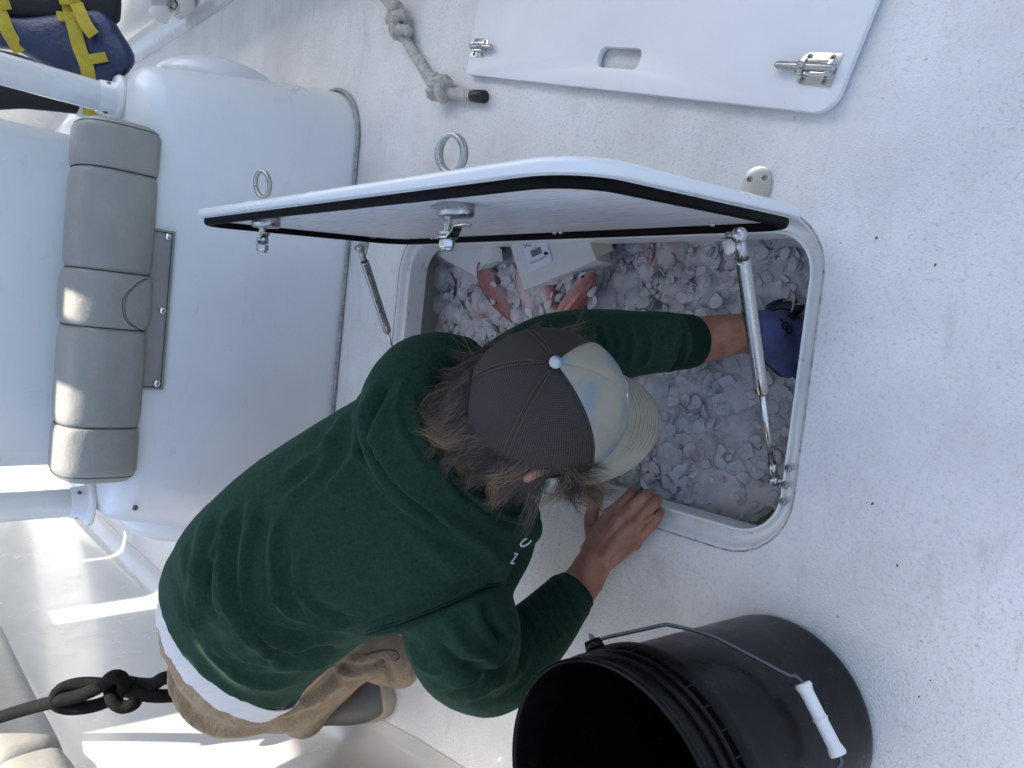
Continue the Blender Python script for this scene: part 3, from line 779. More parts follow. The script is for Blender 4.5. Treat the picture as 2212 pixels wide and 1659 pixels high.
    for yy, zz in ((1.30, 0.035), (1.285, 0.035), (0.93, 0.033), (0.915, 0.033), (0.60, 0.04)):
        v, f = xf(lathe([(0.0055, 0), (0.005, 0.003), (0.002, 0.0045)], 12), aim(lidp(yy, zz, 0.0012), nn, (0, 1, 0))); obj("rivet", v, f, M['steel'], t)
    # small white fleck on the gasket and lid wear kept by the material
    return t
def thing_part(name, parent, loc):
    o = bpy.data.objects.new(name, None); C.objects.link(o); o.empty_display_size = 0.02
    o.location = tuple(map(float, loc))
    parent_to(o, parent)
    return o
build_lid()

def build_struts():
    def strut(A, B, split, label, r1=0.0090, r2=0.0040):
        t = thing("gas_strut", label, "gas strut", tuple(B), "gas struts of the hatch lid")
        A, B = np.array(A, float), np.array(B, float); d = nrm(B - A); L = np.linalg.norm(B - A); s = split * L
        Mx = aim(A, d, (0, 1, 0))
        v, f = xf(lathe([(r1 * .45, 0.030), (r1 * .5, 0.034), (r1 * .97, 0.031), (r1, 0.036), (r1, s - 0.030), (r1 * 1.03, s - .029), (r1 * 1.03, s - 0.004), (r1 * .9, s), (r2, s)], 28), Mx); obj("cylinder", v, f, M['steelb'], t)
        v, f = xf(lathe([(r2, s - .002), (r2, L - 0.02)], 16), Mx); obj("rod", v, f, M['steel'], t)
        for z0, c in ((0.0, 0), (L, 1)):
            v, f = xf(ball(0.0098, (0, 0, z0), (1, 1, 1), 20, 12), Mx); e = obj("ball_end", v, f, M['steelb'], t)
            a, b = (0.006, 0.034) if c == 0 else (L - 0.030, L - 0.006)
            v, f = xf(lathe([(0.0062, a), (0.0064, (a + b) / 2), (0.0062, b)], 16), Mx); obj("neck", v, f, M['steelb'], e)
            side = Mx @ Vector((0, 0, z0)); w_ = V(0, 1, 0) if c == 0 else V(0, -1, 0)
            if label.startswith("slim"): w_ = V(0, 1, 0)
            v, f = tube([np.array(side), np.array(side) + w_ * 0.017], 0.0042, 12); obj("stud", v, f, M['steelb'], e)
    y, z = lid_local(1583, 512, 0.040)
    A = WX(1597, 508, lidp(0, z, 0.036)[0]); B = WY(1672, 1036, HY0 + 0.017)
    strut(A, B, 0.60, "thick brushed steel gas strut in front of the gloved hand")
    A = WX(778, 536, 0.155); B = WY(864, 800, HY1 - 0.016)
    strut(A, B, 0.66, "slim gas strut at the far end beside the seat box", 0.0092, 0.0034)
build_struts()

# ------------------------------------------------------------------ loose board with slide bolts
def build_board():
    a, b = WZ(1007, 160, 0.016), WZ(1795, 246, 0.016)
    t = thing("access_board", "loose white board with hand slot and two steel slide bolts lying on deck", "board", tuple(a))
    c, d = b + V(0.96, -0.28, 0) * 0.52, a + V(0.992, -0.125, 0) * 0.52
    def corner(p, q, r_, rad, k=7):
        u, w_ = nrm(q - p), nrm(r_ - p); ang = math.acos(u @ w_); dd = rad / math.tan(ang / 2); ce = p + nrm(u + w_) * rad / math.sin(ang / 2)
        s, e = p + u * dd, p + w_ * dd; out = []
        for tt in np.linspace(0, 1, k):
            vv = nrm((s - ce) * (1 - tt) + (e - ce) * tt) * rad; out.append((ce + vv)[:2])
        return out
    out = corner(a, d, b, 0.012) + corner(b, a, c, 0.030) + corner(c, b, d, 0.03) + corner(d, c, a, 0.03)
    s0, s1 = WZ(1292, 125, .016), WZ(1384, 125, .016); lx = nrm(b - a)
    ctr = (s0 + s1) / 2; hl = np.linalg.norm(s1 - s0) / 2; ly = V(-lx[1], lx[0], 0)
    hw = np.linalg.norm(WZ(1338, 146, .016) - WZ(1338, 103, .016)) / 2
    hole = [(ctr + lx * p[0] + ly * p[1])[:2] for p in rrect(-hl, hl, -hw, hw, min(0.013, hw * .9), 7)]
    me = mesh("panel", *plate(out, 0.0045, 0.0165, [hole])); bevel(me, 0.0022, 2, 50); o = put("panel", me, M['board'], t)
    me.set_sharp_from_angle(angle=math.radians(50))
    for k, (px, py, s, ang) in enumerate(((1765, 150, 1, 0.0), (1038, 104, -1, 0.0))):
        p = WZ(px, py, 0.0165); ax = lx if s == 1 else -lx
        Mx = basis(p, ax, np.cross(V(0, 0, 1), ax), V(0, 0, 1))
        sl_ = thing_part("slide_bolt", t, p); q = 1.0 if k == 0 else 0.85
        shp = [(0.030, -.022), (0.030, .022)] + [(-0.014 + .022 * math.cos(r_) * .8, .022 * math.sin(r_)) for r_ in np.linspace(math.pi / 2, 3 * math.pi / 2, 12)]
        shp = [(x * q, y * q) for x, y in shp]
        bobj("bolt_plate", xf(plate(shp, 0.0, 0.002), Mx), M['steel'], sl_, 0.0006)
        bobj("bolt_guide", xf(merge([box(.034 * q, .006 * q, .010, (.004 * q, .0085 * q, .006)), box(.034 * q, .006 * q, .010, (.004 * q, -.0085 * q, .006)), box(.008 * q, .022 * q, .012, (.022 * q, 0, .0065)), box(.008 * q, .022 * q, .012, (-.018 * q, 0, .0065))]), Mx), M['steel'], sl_, 0.0015)
        v, f = xf(tube([(-.060 * q, 0, .0095), (-.056 * q, 0, .0095), (.026 * q, 0, .0095), (.031 * q, 0, .0095)], [.003, .0055, .0055, .003], 16), Mx); obj("bolt_rod", v, f, M['steelb'], sl_)
        v, f = xf(tube([(-.016 * q, 0, .009), (-.016 * q, 0, .022)], [.0055, .004], 12), Mx); obj("bolt_knob", v, f, M['steelb'], sl_)
        for x, y in ((.018, .016), (.018, -.016), (-.016, .016), (-.016, -.016)):
            screw("screw", tuple(Mx @ Vector((x * q, y * q, .002))), (0, 0, 1), 0.0042 * q, sl_, ax)
build_board()

# ------------------------------------------------------------------ ropes
def strands(path, R, pitch, n=3, rs=None, phase=0.0, k=7):
    """three-strand laid rope along a path"""
    P = np.array(path); T, N, B = frames(P); s = np.r_[0, np.cumsum(np.linalg.norm(np.diff(P, axis=0), axis=1))]
    out = []
    for i in range(n):
        a = 2 * math.pi * (s / pitch + i / n) + phase
        Q = P + (R * 0.52) * (np.cos(a)[:, None] * N + np.sin(a)[:, None] * B)
        out.append(tube(Q, rs or R * 0.55, k))
    return out
def knot_path(c, ax, up_, size, flat=0.6, turns=1):
    """overhand (trefoil) knot centred at c; its two ends leave along +-ax"""
    y = np.cross(up_, ax); out = []
    for t_ in np.linspace(0.35, 2 * math.pi - 0.35, 70):
        x = math.sin(t_) + 2 * math.sin(2 * t_); yy = math.cos(t_) - 2 * math.cos(2 * t_); z = -math.sin(3 * t_)
        out.append(c + size / 3 * (ax * x + y * yy) + up_ * z * size * flat * 0.5)
    return out
def build_rope():
    R = 0.0125
    t = thing("knotted_rope", "frayed off-white twisted rope with two knots and a black taped end", "rope", tuple(WZ(950, 195)))
    def g(x, y, z=R): return WZ(x, y, z)
    v = []
    segA = resample([g(800, -40), g(835, 0), g(850, 22, .02)], 60)
    segB = resample([g(872, 78, .016), g(890, 108), g(906, 132), g(925, 165), g(938, 182, .016)], 90)
    segC = resample([g(962, 198, .016), g(985, 203), g(1008, 206), g(1024, 207)], 70)
    for sg in (segA, segB, segC): v += strands(sg, R, 0.034)
    ve, f = merge(v); obj("laid_line", ve, f, M['rope'], t)
    # knots: bundles of wraps
    def wraps(c, ax, length, rad, n, tilt):
        up_ = V(0, 0, 1); side = np.cross(up_, ax); out = []
        for i in range(n):
            u = (i / (n - 1) - .5) * length; rr = rad * (1 - 0.35 * (2 * i / (n - 1) - 1) ** 2)
            a = np.linspace(0, 2 * math.pi, 40, endpoint=False)
            ring = np.array([c + ax * (u + tilt * length * .5 * math.cos(q) * (1 if i % 2 else -1) * 0.8) + side * rr * math.cos(q) + up_ * rr * .85 * math.sin(q) for q in a])
            T = np.roll(ring, -1, 0) - np.roll(ring, 1, 0); T /= np.linalg.norm(T, axis=1)[:, None]
            Nn = np.array([nrm(p - (c + ax * ((p - c) @ ax))) for p in ring]); Bn = np.cross(T, Nn)
            for j in range(3):
                ang = 2 * math.pi * (np.arange(40) / 40 * 4 + j / 3)
                Q = ring + R * .5 * (np.cos(ang)[:, None] * Nn + np.sin(ang)[:, None] * Bn)
                out.append(tube(Q, R * .56, 7, False, True))
        return out
    ax1 = nrm(g(872, 78) - g(850, 20)); c1 = g(861, 48, 0.027)
    ve, f = merge(wraps(c1, ax1, 0.062, 0.020, 4, 0.55)); obj("knot", ve, f, M['rope'], t)
    ax2 = nrm(g(962, 198) - g(938, 182)); c2 = g(949, 190, 0.027)
    ve, f = merge(wraps(c2, ax2, 0.030, 0.021, 3, 0.9)); obj("knot", ve, f, M['rope'], t)
    e0, e1 = g(1020, 207), g(1047, 209)
    v, f = tube([e0, e0 + (e1 - e0) * .05, e1 - (e1 - e0) * .02, e1], [R * .9, R * 1.04, R * 1.04, R * .85], 18); obj("tape_end", v, f, M['black'], t)
build_rope()

def build_black_rope():
    t = thing("black_rope", "thick black braided rope tied in a loose chain knot above the rail pad", "rope", tuple(WD(300, 1490, 1.8)))
    d0 = 1.72
    def g(x, y, z=0.0): return WD(x, y, d0 + z)
    r = 0.0155
    parts = [("rope_tail", [g(-120, 1590, .16), g(0, 1549, .10), g(70, 1528, .05), g(125, 1514), g(180, 1500, -.015), g(222, 1480, -.02), g(243, 1462, -.035), g(262, 1464, -.035), g(268, 1484, -.01), g(250, 1505, .02), g(205, 1524, .02), g(150, 1530, .01), g(120, 1518, .0), g(128, 1492, .01), g(165, 1478, .02), g(215, 1478, .02), g(275, 1492, .0), g(320, 1502, -.01), g(365, 1503, .0), g(420, 1496, .03)]),
             ("rope_loop", [g(246, 1470, .02), g(238, 1490, .0), g(246, 1516, -.02), g(268, 1527, -.02), g(292, 1516, -.015), g(288, 1490, .01), g(270, 1474, .02), g(300, 1478, .015), g(330, 1478, .0), g(352, 1466, -.01), g(385, 1460, .0), g(430, 1462, .03)])]
    for nm, P in parts:
        v, f = tube(resample(P, 150), r, 12); obj(nm, v, f, M['brope'], t)
build_black_rope()

# ------------------------------------------------------------------ life jacket on the right post
def slab(outline_px, depth, thick, name, mt, parent, puff=1.0, wob=0.0):
    """padded panel whose outline is measured on the photograph, lying at a given depth"""
    O = resample(outline_px + [outline_px[0]], 64)[:-1]; c = O.mean(0); L = []
    dd = (lambda p: depth(p)) if callable(depth) else (lambda p: depth)
    for s_, e in ((1, 0.0), (1, 0.25), (0.985, 0.55), (0.955, 0.8), (0.90, 0.95), (0.78, 1.05), (0.55, 1.12), (0.25, 1.15)):
        L.append([WD(*(c + (p - c) * s_), dd(c + (p - c) * s_) - thick * e * puff) for p in O])
    back = [[WD(*(c + (p - c) * s_), dd(c + (p - c) * s_) + thick * .3 * e) for p in O] for s_, e in ((0.6, 1), (0.95, 0.8))]
    v, f = rings(back + L); return obj(name, v, f, mt, parent)
def ribbon(px, depth, width, mt, name, parent, th=0.0022, n=40):
    """flat webbing: px = [(x, y, depth offset)]"""
    P = resample([tuple(WD(x, y, depth + o)) for x, y, o in px], n); T, _, _ = frames(P); L = []
    for i in range(len(P)):
        vw = nrm(CAM - P[i]); s = nrm(np.cross(T[i], vw)); nn = nrm(np.cross(s, T[i]))
        L.append([P[i] + s * width / 2 + nn * th, P[i] - s * width / 2 + nn * th, P[i] - s * width / 2 - nn * th, P[i] + s * width / 2 - nn * th])
    v, f = rings(L); return obj(name, v, f, mt, parent, smooth=False)
def build_jacket():
    t = thing("life_jacket", "navy blue life jacket with yellow straps hung on the white post", "life jacket", tuple(WY(150, 60, 1.9)))
    dn = 1.80
    slab([(-60, 95), (0, 105), (40, 112), (85, 138), (130, 162), (185, 170), (240, 182), (292, 134), (262, 70), (232, 28), (190, 20), (120, 30), (40, 38), (-60, 30)], lambda p: dn - 0.0004 * (p[0] - 120) * 0, 0.055, "front_panel", M['navy'], t)
    slab([(-80, 30), (40, 45), (150, 40), (232, 40), (258, 52), (262, -20), (250, -80), (-80, -90)], dn + 0.02, 0.05, "lower_panel", M['lining'], t)
    slab([(-60, 100), (0, 108), (60, 124), (150, 168), (206, 232), (212, 252), (180, 248), (60, 236), (-60, 226)], dn + 0.24, 0.02, "inner_panel", M['lining'], t)
    f0 = dn - 0.068
    ribbon([(143, -30, 0), (150, 20, 0), (160, 60, -.004), (172, 105, -.004), (187, 142, -.002), (192, 172, .012), (196, 205, .05), (193, 248, .13)], f0, 0.030, M['yellow'], "strap", t)
    ribbon([(165, 8, -.008), (177, 35, -.010), (190, 60, -.012), (203, 76, -.008)], f0, 0.028, M['yellow'], "strap_tail", t)
    ribbon([(124, 34, 0.0), (150, 36, -.006), (168, 36, -.006)], f0, 0.020, M['yellow'], "belt_loop", t)
    ribbon([(171, 130, 0.0), (195, 128, -.006), (230, 122, -.001)], f0, 0.022, M['yellow'], "belt_loop", t)
    ribbon([(-20, -20, .0), (2, 30, .0), (18, 70, -.001), (44, 112, .010)], f0, 0.030, M['yellow'], "strap", t)
    ribbon([(-10, 12, 0.0), (10, 10, -.006), (22, 9, -.001)], f0, 0.022, M['yellow'], "belt_loop", t)
    v, f = box(0.045, 0.012, 0.025); p = WD(151, 4, f0 - .004)
    bobj("buckle", xf((v, f), aim(p, CAM - p, IMR)), M['yellow'], t, 0.002)
    screw("screw", WZ(238, 220, .56), V(0, -1, 0.2), 0.004, None) if False else None
build_jacket()

# ------------------------------------------------------------------ broken plastic clips in the far right corner
def build_clips():
    for k, (O, lab) in enumerate((([(322, 6), (328, -8), (362, -8), (372, 10), (362, 34), (340, 28)], "small pale boxy plastic clip at the hull foot, left of its broken twin"),
                                  ([(376, 30), (388, 22), (390, -6), (420, -6), (424, 20), (412, 28), (404, 26), (408, 36), (395, 40)], "broken flat pale plastic clip with a notch beside the boxy one"))):
        P = [WX(x, y, 1.145)  for x, y in O]
        A = np.array(P); n_ = V(-1, 0, 0); v = [p + n_ * 0.004 for p in A] + [p + n_ * (0.035 if k == 0 else 0.012) for p in A]
        n = len(O); f = [tuple(range(n)), tuple(range(n, 2 * n))[::-1]] + [(i, (i + 1) % n, n + (i + 1) % n, n + i) for i in range(n)]
        t = thing("plastic_clip", lab, "plastic clip", tuple(A.mean(0)), "plastic clips at the hull foot")
        bobj("clip_body", (v, f), M['cup'], t, 0.003)
        if k == 0:
            v, f = tube(resample([WX(368, 16, 1.11), WX(376, 20, 1.10), WX(382, 10, 1.10), WX(378, 0, 1.11)], 20), 0.004, 8); obj("hook", v, f, M['black'], t)
build_clips()

# ------------------------------------------------------------------ bucket
BC = V(-0.4765, 0.4242, 0.0)
def build_bucket():
    t = thing("bucket", "black plastic bucket with wire handle and white grip on the deck", "bucket", tuple(BC))
    lean = V(-0.010, 0.015, 0.365)
    ax = nrm(lean); Mx = aim(BC + V(0, 0, 0.003), ax, (1, 0, 0))
    pr = [(0.118, 0.006), (0.128, 0.0), (0.1305, 0.004), (0.1315, 0.012), (0.1325, 0.03), (0.1445, 0.272), (0.1455, 0.280), (0.1515, 0.2805), (0.1520, 0.284), (0.1520, 0.3015), (0.1510, 0.3035), (0.1465, 0.304),
          (0.1465, 0.313), (0.1510, 0.3135), (0.1515, 0.3165), (0.1505, 0.319), (0.1470, 0.3195), (0.1472, 0.331), (0.1512, 0.3315), (0.1517, 0.334), (0.1508, 0.337), (0.1475, 0.3375), (0.1478, 0.352), (0.1505, 0.354), (0.1518, 0.3595), (0.1510, 0.364), (0.1490, 0.3655), (0.1472, 0.364), (0.1462, 0.358), (0.1450, 0.33), (0.130, 0.02), (0.125, 0.008), (0.05, 0.007)]
    v, f = xf(lathe(pr, 96, True, True), Mx); o = obj("pail", v, f, M['bucket'], t)
    o.data.set_sharp_from_angle(angle=math.radians(50))
    # ribs between the two flanges
    inv = Mx.inverted()
    def onr(px, py, r):
        # point on a cylinder round the bucket's axis seen at a photo position
        o_ = np.array(inv @ Vector(tuple(CAM))); d = np.array(inv.to_3x3() @ Vector(tuple(ray(px, py)))); d = d / np.linalg.norm(d)
        a = d[0] ** 2 + d[1] ** 2; b = o_[0] * d[0] + o_[1] * d[1]; c = o_[0] ** 2 + o_[1] ** 2 - r * r; q = b * b - a * c
        s = (-b - math.sqrt(max(q, 0))) / a
        return o_ + d * s
    cand = [(np.sum((pix(np.array(Mx @ Vector((.162 * math.cos(q), .162 * math.sin(q), .292)))) - V(1287, 1399)) ** 2), q) for q in np.linspace(0, 2 * math.pi, 720)]
    a1 = min(cand)[1]
    for k in (0, 1):
        a = a1 + k * math.pi
        v, f = xf(tube([(0.150 * math.cos(a), 0.150 * math.sin(a), 0.292), (0.163 * math.cos(a), 0.163 * math.sin(a), 0.292)], [0.013, 0.010], 16), Mx); obj("ear", v, f, M['bucket'], t)
    for k in range(36):
        a = 2 * math.pi * k / 36
        v, f = xf(box(0.005, 0.0018, 0.018, (0, 0, 0)), Mx @ Matrix.Translation((0.1485 * math.cos(a), 0.1485 * math.sin(a), 0.3085)) @ Matrix.Rotation(a, 4, 'Z')); obj("rib", v, f, M['bucket'], t, smooth=False)
    # wire bail, hanging down along the side that faces the camera
    E1 = V(math.cos(a1), math.sin(a1), 0); perp = V(-E1[1], E1[0], 0)
    o_ = np.array(inv @ Vector(tuple(CAM)))
    if perp @ o_ < 0: perp = -perp
    def inplane(px, py, ang):
        n_ = math.cos(ang) * V(0, 0, 1) + math.sin(ang) * perp          # plane through both ears, swung down by ang
        d = np.array(inv.to_3x3() @ Vector(tuple(ray(px, py)))); b0 = V(0, 0, .292)
        return o_ + d * (((b0 - o_) @ n_) / (d @ n_))
    best = min((abs(math.hypot(*inplane(1772, 1552, q)[:2]) - .158), q) for q in np.linspace(.3, 1.5, 200))[1]
    g_ = lambda x, y: inplane(x, y, best)
    P = [tuple(E1 * .158 + V(0, 0, .292)), tuple(E1 * .170 + V(0, 0, .292))] + [tuple(g_(*q)) for q in ((1290, 1385), (1306, 1378), (1370, 1364), (1434, 1350), (1450, 1351), (1530, 1371), (1610, 1410), (1700, 1457), (1716, 1459), (1726, 1467))]
    g0, g1 = g_(1733, 1476), g_(1812, 1632)
    Q = [tuple(g0 + (g1 - g0) * u) for u in np.linspace(0, 1, 6)] + [tuple(g_(1817, 1646)), tuple(g_(1806, 1664)), tuple(g_(1740, 1760)), tuple(-E1 * .172 + V(0, 0, .280)), tuple(-E1 * .158 + V(0, 0, .292))]
    v, f = xf(tube(resample(P + Q, 160), 0.0024, 10), Mx); bl = obj("bail", v, f, M['wire'], t)
    d = g1 - g0
    prg = [(0, .0088), (.03, .0098), (.07, .0092), (.12, .0078), (.45, .0076), (.485, .0080), (.50, .0094), (.515, .0080), (.55, .0076), (.86, .0078), (.93, .0092), (.97, .0098), (1, .0088)]
    pts = [g0 + d * u for u, r in prg]; bow = nrm(V(g0[0] + g1[0], g0[1] + g1[1], 0)) * 0.004
    v, f = xf(tube(pts, [r for u, r in prg], 20), Mx); obj("grip", v, f, M['grip'], bl)
    o2 = thing("rag", "purple cloth lying inside the black bucket", "cloth", tuple(BC + V(0.05, -0.05, 0.02)))
    P = []
    n = 30
    for i in range(n):
        for j in range(n):
            a, z = 1.35 * math.pi + (i / n) * 0.75 * math.pi, 0.03 + 0.24 * j / n
            r = 0.118 + 0.015 * z / .3 - 0.006 * math.sin(i * .9) - 0.005 * math.sin(j * .7 + i * .3)
            P.append((r * math.cos(a), r * math.sin(a), z))
    f = [(i * n + j, (i + 1) * n + j, (i + 1) * n + j + 1, i * n + j + 1) for i in range(n - 1) for j in range(n - 1)]
    v, f = xf((P, f), Mx); me = mesh("cloth_sheet", v, f); r = evaluated(me, [('SOLIDIFY', dict(thickness=0.004))]); put("cloth_sheet", r, M['rag'], o2)
build_bucket()

# ------------------------------------------------------------------ ice, fish and bait cartons in the bin
def icez(x, y):
    return -0.105 + 0.018 * np.sin(7 * x + 1.3) * np.cos(5.5 * y) + 0.012 * np.sin(13 * y + 4 * x) - 0.05 * np.clip((0.72 - y) / 0.3, 0, 1) + 0.012 * np.clip((y - 0.85) / 0.25, 0, 1) - 0.030 * np.clip((y - 1.15) / 0.25, 0, 1)
def chip(n_side, size, thick, seed):
    r_ = np.random.default_rng(seed); a = np.sort(r_.uniform(0, 2 * math.pi, n_side)); rad = size * r_.uniform(0.7, 1.15, n_side)
    top = [(rad[i] * .84 * math.cos(a[i]), rad[i] * .84 * math.sin(a[i]), thick * (.5 + .5 * r_.random())) for i in range(n_side)]
    mid = [(rad[i] * math.cos(a[i]), rad[i] * math.sin(a[i]), thick * .15 * r_.random()) for i in range(n_side)]
    bot = [(rad[i] * .8 * math.cos(a[i]), rad[i] * .8 * math.sin(a[i]), -thick * .5) for i in range(n_side)]
    return rings([bot, mid, top])
def build_ice():
    nx, ny = 150, 220
    xs, ys = np.linspace(-0.31, 0.47, nx), np.linspace(0.29, 1.475, ny)
    X, Y = np.meshgrid(xs, ys, indexing='ij')
    # cobbled surface: facets of scattered chips
    cx, cy = rng.uniform(-0.33, 0.49, 1700), rng.uniform(0.27, 1.49, 1700)
    h = rng.uniform(-0.010, 0.010, 1700); gx, gy = rng.normal(0, 0.5, 1700), rng.normal(0, 0.5, 1700)
    Zf = np.full(X.shape, -9.0)
    pts = np.stack([X.ravel(), Y.ravel()], 1)
    for k0 in range(0, 1700, 100):
        d = (pts[:, None, :] - np.stack([cx[k0:k0 + 100], cy[k0:k0 + 100]], 1)[None]); r2 = (d ** 2).sum(2)
        zz = h[k0:k0 + 100] + d[:, :, 0] * gx[k0:k0 + 100] + d[:, :, 1] * gy[k0:k0 + 100] - 22 * r2
        Zf = np.maximum(Zf, zz.max(1).reshape(X.shape))
    calm = np.clip((Y - 0.52) / 0.25, 0.12, 1) * np.clip((X + 0.24) / 0.12, 0.25, 1)
    Zf = np.clip(Zf, -0.03, 0.02) * calm + icez(X, Y) + 0.003 - 0.003 * calm
    v = [(X[i, j], Y[i, j], Zf[i, j]) for i in range(nx) for j in range(ny)]
    f = [(i * ny + j, (i + 1) * ny + j, (i + 1) * ny + j + 1, i * ny + j + 1) for i in range(nx - 1) for j in range(ny - 1)]
    ice = obj("ice", v, f, M['ice'], fix=False, smooth=True); ice["kind"] = "stuff"
    ice["label"] = "bed of crushed white ice filling the fish box"; ice["category"] = "ice"
    # loose chips, too many to tell apart
    parts = []
    for k in range(3000):
        x, y = rng.uniform(-0.25, 0.25), rng.uniform(0.44, 1.45)
        p = flake(rng.uniform(0.004, 0.014), k)
        Mx = Matrix.Translation((x, y, icez(x, y) + rng.uniform(-0.004, 0.010))) @ Matrix.Rotation(rng.uniform(0, 6.28), 4, 'Z') @ Matrix.Rotation(rng.normal(0, .6), 4, 'X')
        parts.append(xf(p, Mx))
    v, f = merge(parts); o = obj("chips", v, f, M['flake'], ice); o["kind"] = "stuff"
    # larger rounded flakes
    shared = []
    for k in range(10):
        me = mesh("ice_flake", *flake(0.02, 900 + k)); fix_normals(me); me.materials.append(M['flake'] if k % 4 else M['ice']); shared.append(me)
    for k in range(340):
        x, y = rng.uniform(-0.235, 0.20), rng.uniform(0.47, 1.40)
        if x > 0.0 and y > 1.02 and rng.random() < .8: continue
        if rng.random() > 0.25 + 0.75 * float(np.clip((y - 0.52) / 0.22, 0, 1)): continue
        o = bpy.data.objects.new("ice_flake", shared[k % 10]); C.objects.link(o)
        s = rng.uniform(0.4, 1.1)
        o.matrix_basis = Matrix.Translation((x, y, icez(x, y) + rng.uniform(-0.004, 0.010))) @ Matrix.Rotation(rng.uniform(0, 6.28), 4, 'Z') @ Matrix.Rotation(rng.normal(0, .5), 4, 'X') @ Matrix.Rotation(rng.normal(0, .5), 4, 'Y') @ Matrix.Diagonal((s, s * rng.uniform(.7, 1.1), s, 1))
        parent_to(o, ice)
def flake(size, seed):
    """thin curved scale of ice with a rounded, chipped edge"""
    r_ = np.random.default_rng(seed); n = 12; a = np.linspace(0, 2 * math.pi, n, endpoint=False) + r_.normal(0, .10, n)
    k0 = int(r_.integers(4, 7)); ca = np.sort(r_.uniform(0, 2 * math.pi, k0)); cd_ = r_.uniform(.62, 1.05, k0)
    rad = np.array([min([1.25] + [cd_[i] / max(.2, math.cos(q - ca[i])) for i in range(k0) if math.cos(q - ca[i]) > .2]) for q in a]) * size * (1 + r_.normal(0, .06, n))
    b = r_.uniform(-11, 11); t_ = size * r_.uniform(.08, .22)
    L = []
    for k_, z in ((.35, -t_ * .6), (.8, -t_ * .5), (1.0, -t_ * .1), (.99, t_ * .3), (.86, t_ * .55), (.4, t_ * .75)):
        L.append([(rad[i] * k_ * math.cos(a[i]), rad[i] * k_ * math.sin(a[i]), z + b * (rad[i] * k_) ** 2) for i in range(n)])
    return rings(L)
build_ice()

def fish(px0, px1, z0, z1, width, label, belly, roll=0.0, flip=1):
    """rockfish lying from tail (px0) to head (px1)"""
    A, B = WZ(*px0, z0), WZ(*px1, z1); L = np.linalg.norm(B - A); ax = nrm(B - A)
    upv = nrm(V(0, 0, 1) - ax * ax[2]); sd = np.cross(upv, ax) * flip
    sd, upv = math.cos(roll) * sd + math.sin(roll) * upv, -math.sin(roll) * sd + math.cos(roll) * upv
    t = thing("red_fish", label, "fish", tuple((A + B) / 2), "red fish on the ice")
    prof = [(0, .16, .10), (.04, .22, .13), (.10, .28, .18), (.2, .44, .32), (.35, .70, .52), (.5, .92, .68), (.65, 1.0, .76), (.78, .98, .76), (.88, .82, .68), (.95, .56, .50), (.99, .30, .30), (1.0, .12, .14)]
    P = resample([(u, a, b) for u, a, b in prof], 34); th = np.linspace(0, 2 * math.pi, 26, endpoint=False); Lp = []; sh = []
    for u, a, b in P:
        c = A + ax * L * u + upv * 0.0 + sd * 0.012 * math.sin(u * 3)
        Lp.append([c + sd * width / 2 * a * math.cos(q) + upv * width / 2 * b * math.sin(q) for q in th])
        sh += [min(1, max(0, 0.5 + 0.55 * math.cos(q) * 1 + (0.15 - belly))) for q in th]
    v, f = rings(Lp); o = obj("body", v, f, M['fish'], t)
    at = o.data.attributes.new("shade", 'FLOAT', 'POINT'); at.data.foreach_set("value", np.array(sh, dtype=np.float32))
    # tail, dorsal and pectoral fins
    tl = [A + ax * .01, A - ax * .035 + sd * width * .42, A - ax * .030, A - ax * .035 - sd * width * .40]
    def fin(name, pts, th_=0.0016):
        n_ = nrm(np.cross(pts[1] - pts[0], pts[-1] - pts[0])); k = len(pts)
        v = [p + n_ * th_ for p in pts] + [p - n_ * th_ for p in pts]
        f = [tuple(range(k)), tuple(range(2 * k - 1, k - 1, -1))] + [(i, k + i, k + (i + 1) % k, (i + 1) % k) for i in range(k)]
        obj(name, v, f, M['fin'], t, smooth=False)
    fin("tail_fin", tl)
    dors = [A + ax * L * u + sd * width / 2 * (.9 * np.interp(u, P[:, 0], P[:, 1])) for u in np.linspace(.3, .8, 8)]
    dors += [A + ax * L * u + sd * width / 2 * (np.interp(u, P[:, 0], P[:, 1]) * .9 + (.10 if i % 2 else .05)) for i, u in enumerate(np.linspace(.8, .3, 8))]
    fin("dorsal_fin", dors)
    pc = A + ax * L * .70 + upv * width * .36 - sd * width * .12
    fin("pectoral_fin", [pc - upv * .004, pc - ax * .026 - sd * .012 - upv * .002, pc - ax * .032 - upv * .001, pc - ax * .026 + sd * .006 - upv * .002])
    e = A + ax * L * .915 + upv * width * .30 + sd * width * .14
    v, f = ball(width * .06, tuple(e)); obj("eye", v, f, M['eye'], t)
    mo = [A + ax * L * .992 + upv * width * .05, A + ax * L * .945 + upv * width * .215 - sd * width * .10]
    v, f = tube(mo, 0.0022, 8); obj("mouth", v, f, M['fin'], t)
zi = -0.058
fish((1140, 720), (1040, 560), zi - .006, zi - .020, 0.050, "slim dark red fish pointing up beside the folded carton", 0.0, 0.5)
fish((1176, 740), (1138, 545), zi - .010, zi - .022, 0.048, "pale bellied fish under the corner of the labelled carton", 0.75, 0.7)
fish((1218, 740), (1150, 545), zi - .010, zi - .022, 0.050, "pink and white fish between the carton and the plumpest fish", 0.55, 0.5, -1)
fish((1160, 748), (1286, 588), zi - .004, zi + .004, 0.056, "plumpest orange red fish just right of the labelled carton", 0.25, 0.6, -1)
fish((1370, 722), (1204, 694), zi - .010, zi + .006, 0.054, "rosy fish peeking out above the dark cap", 0.45, 0.5)

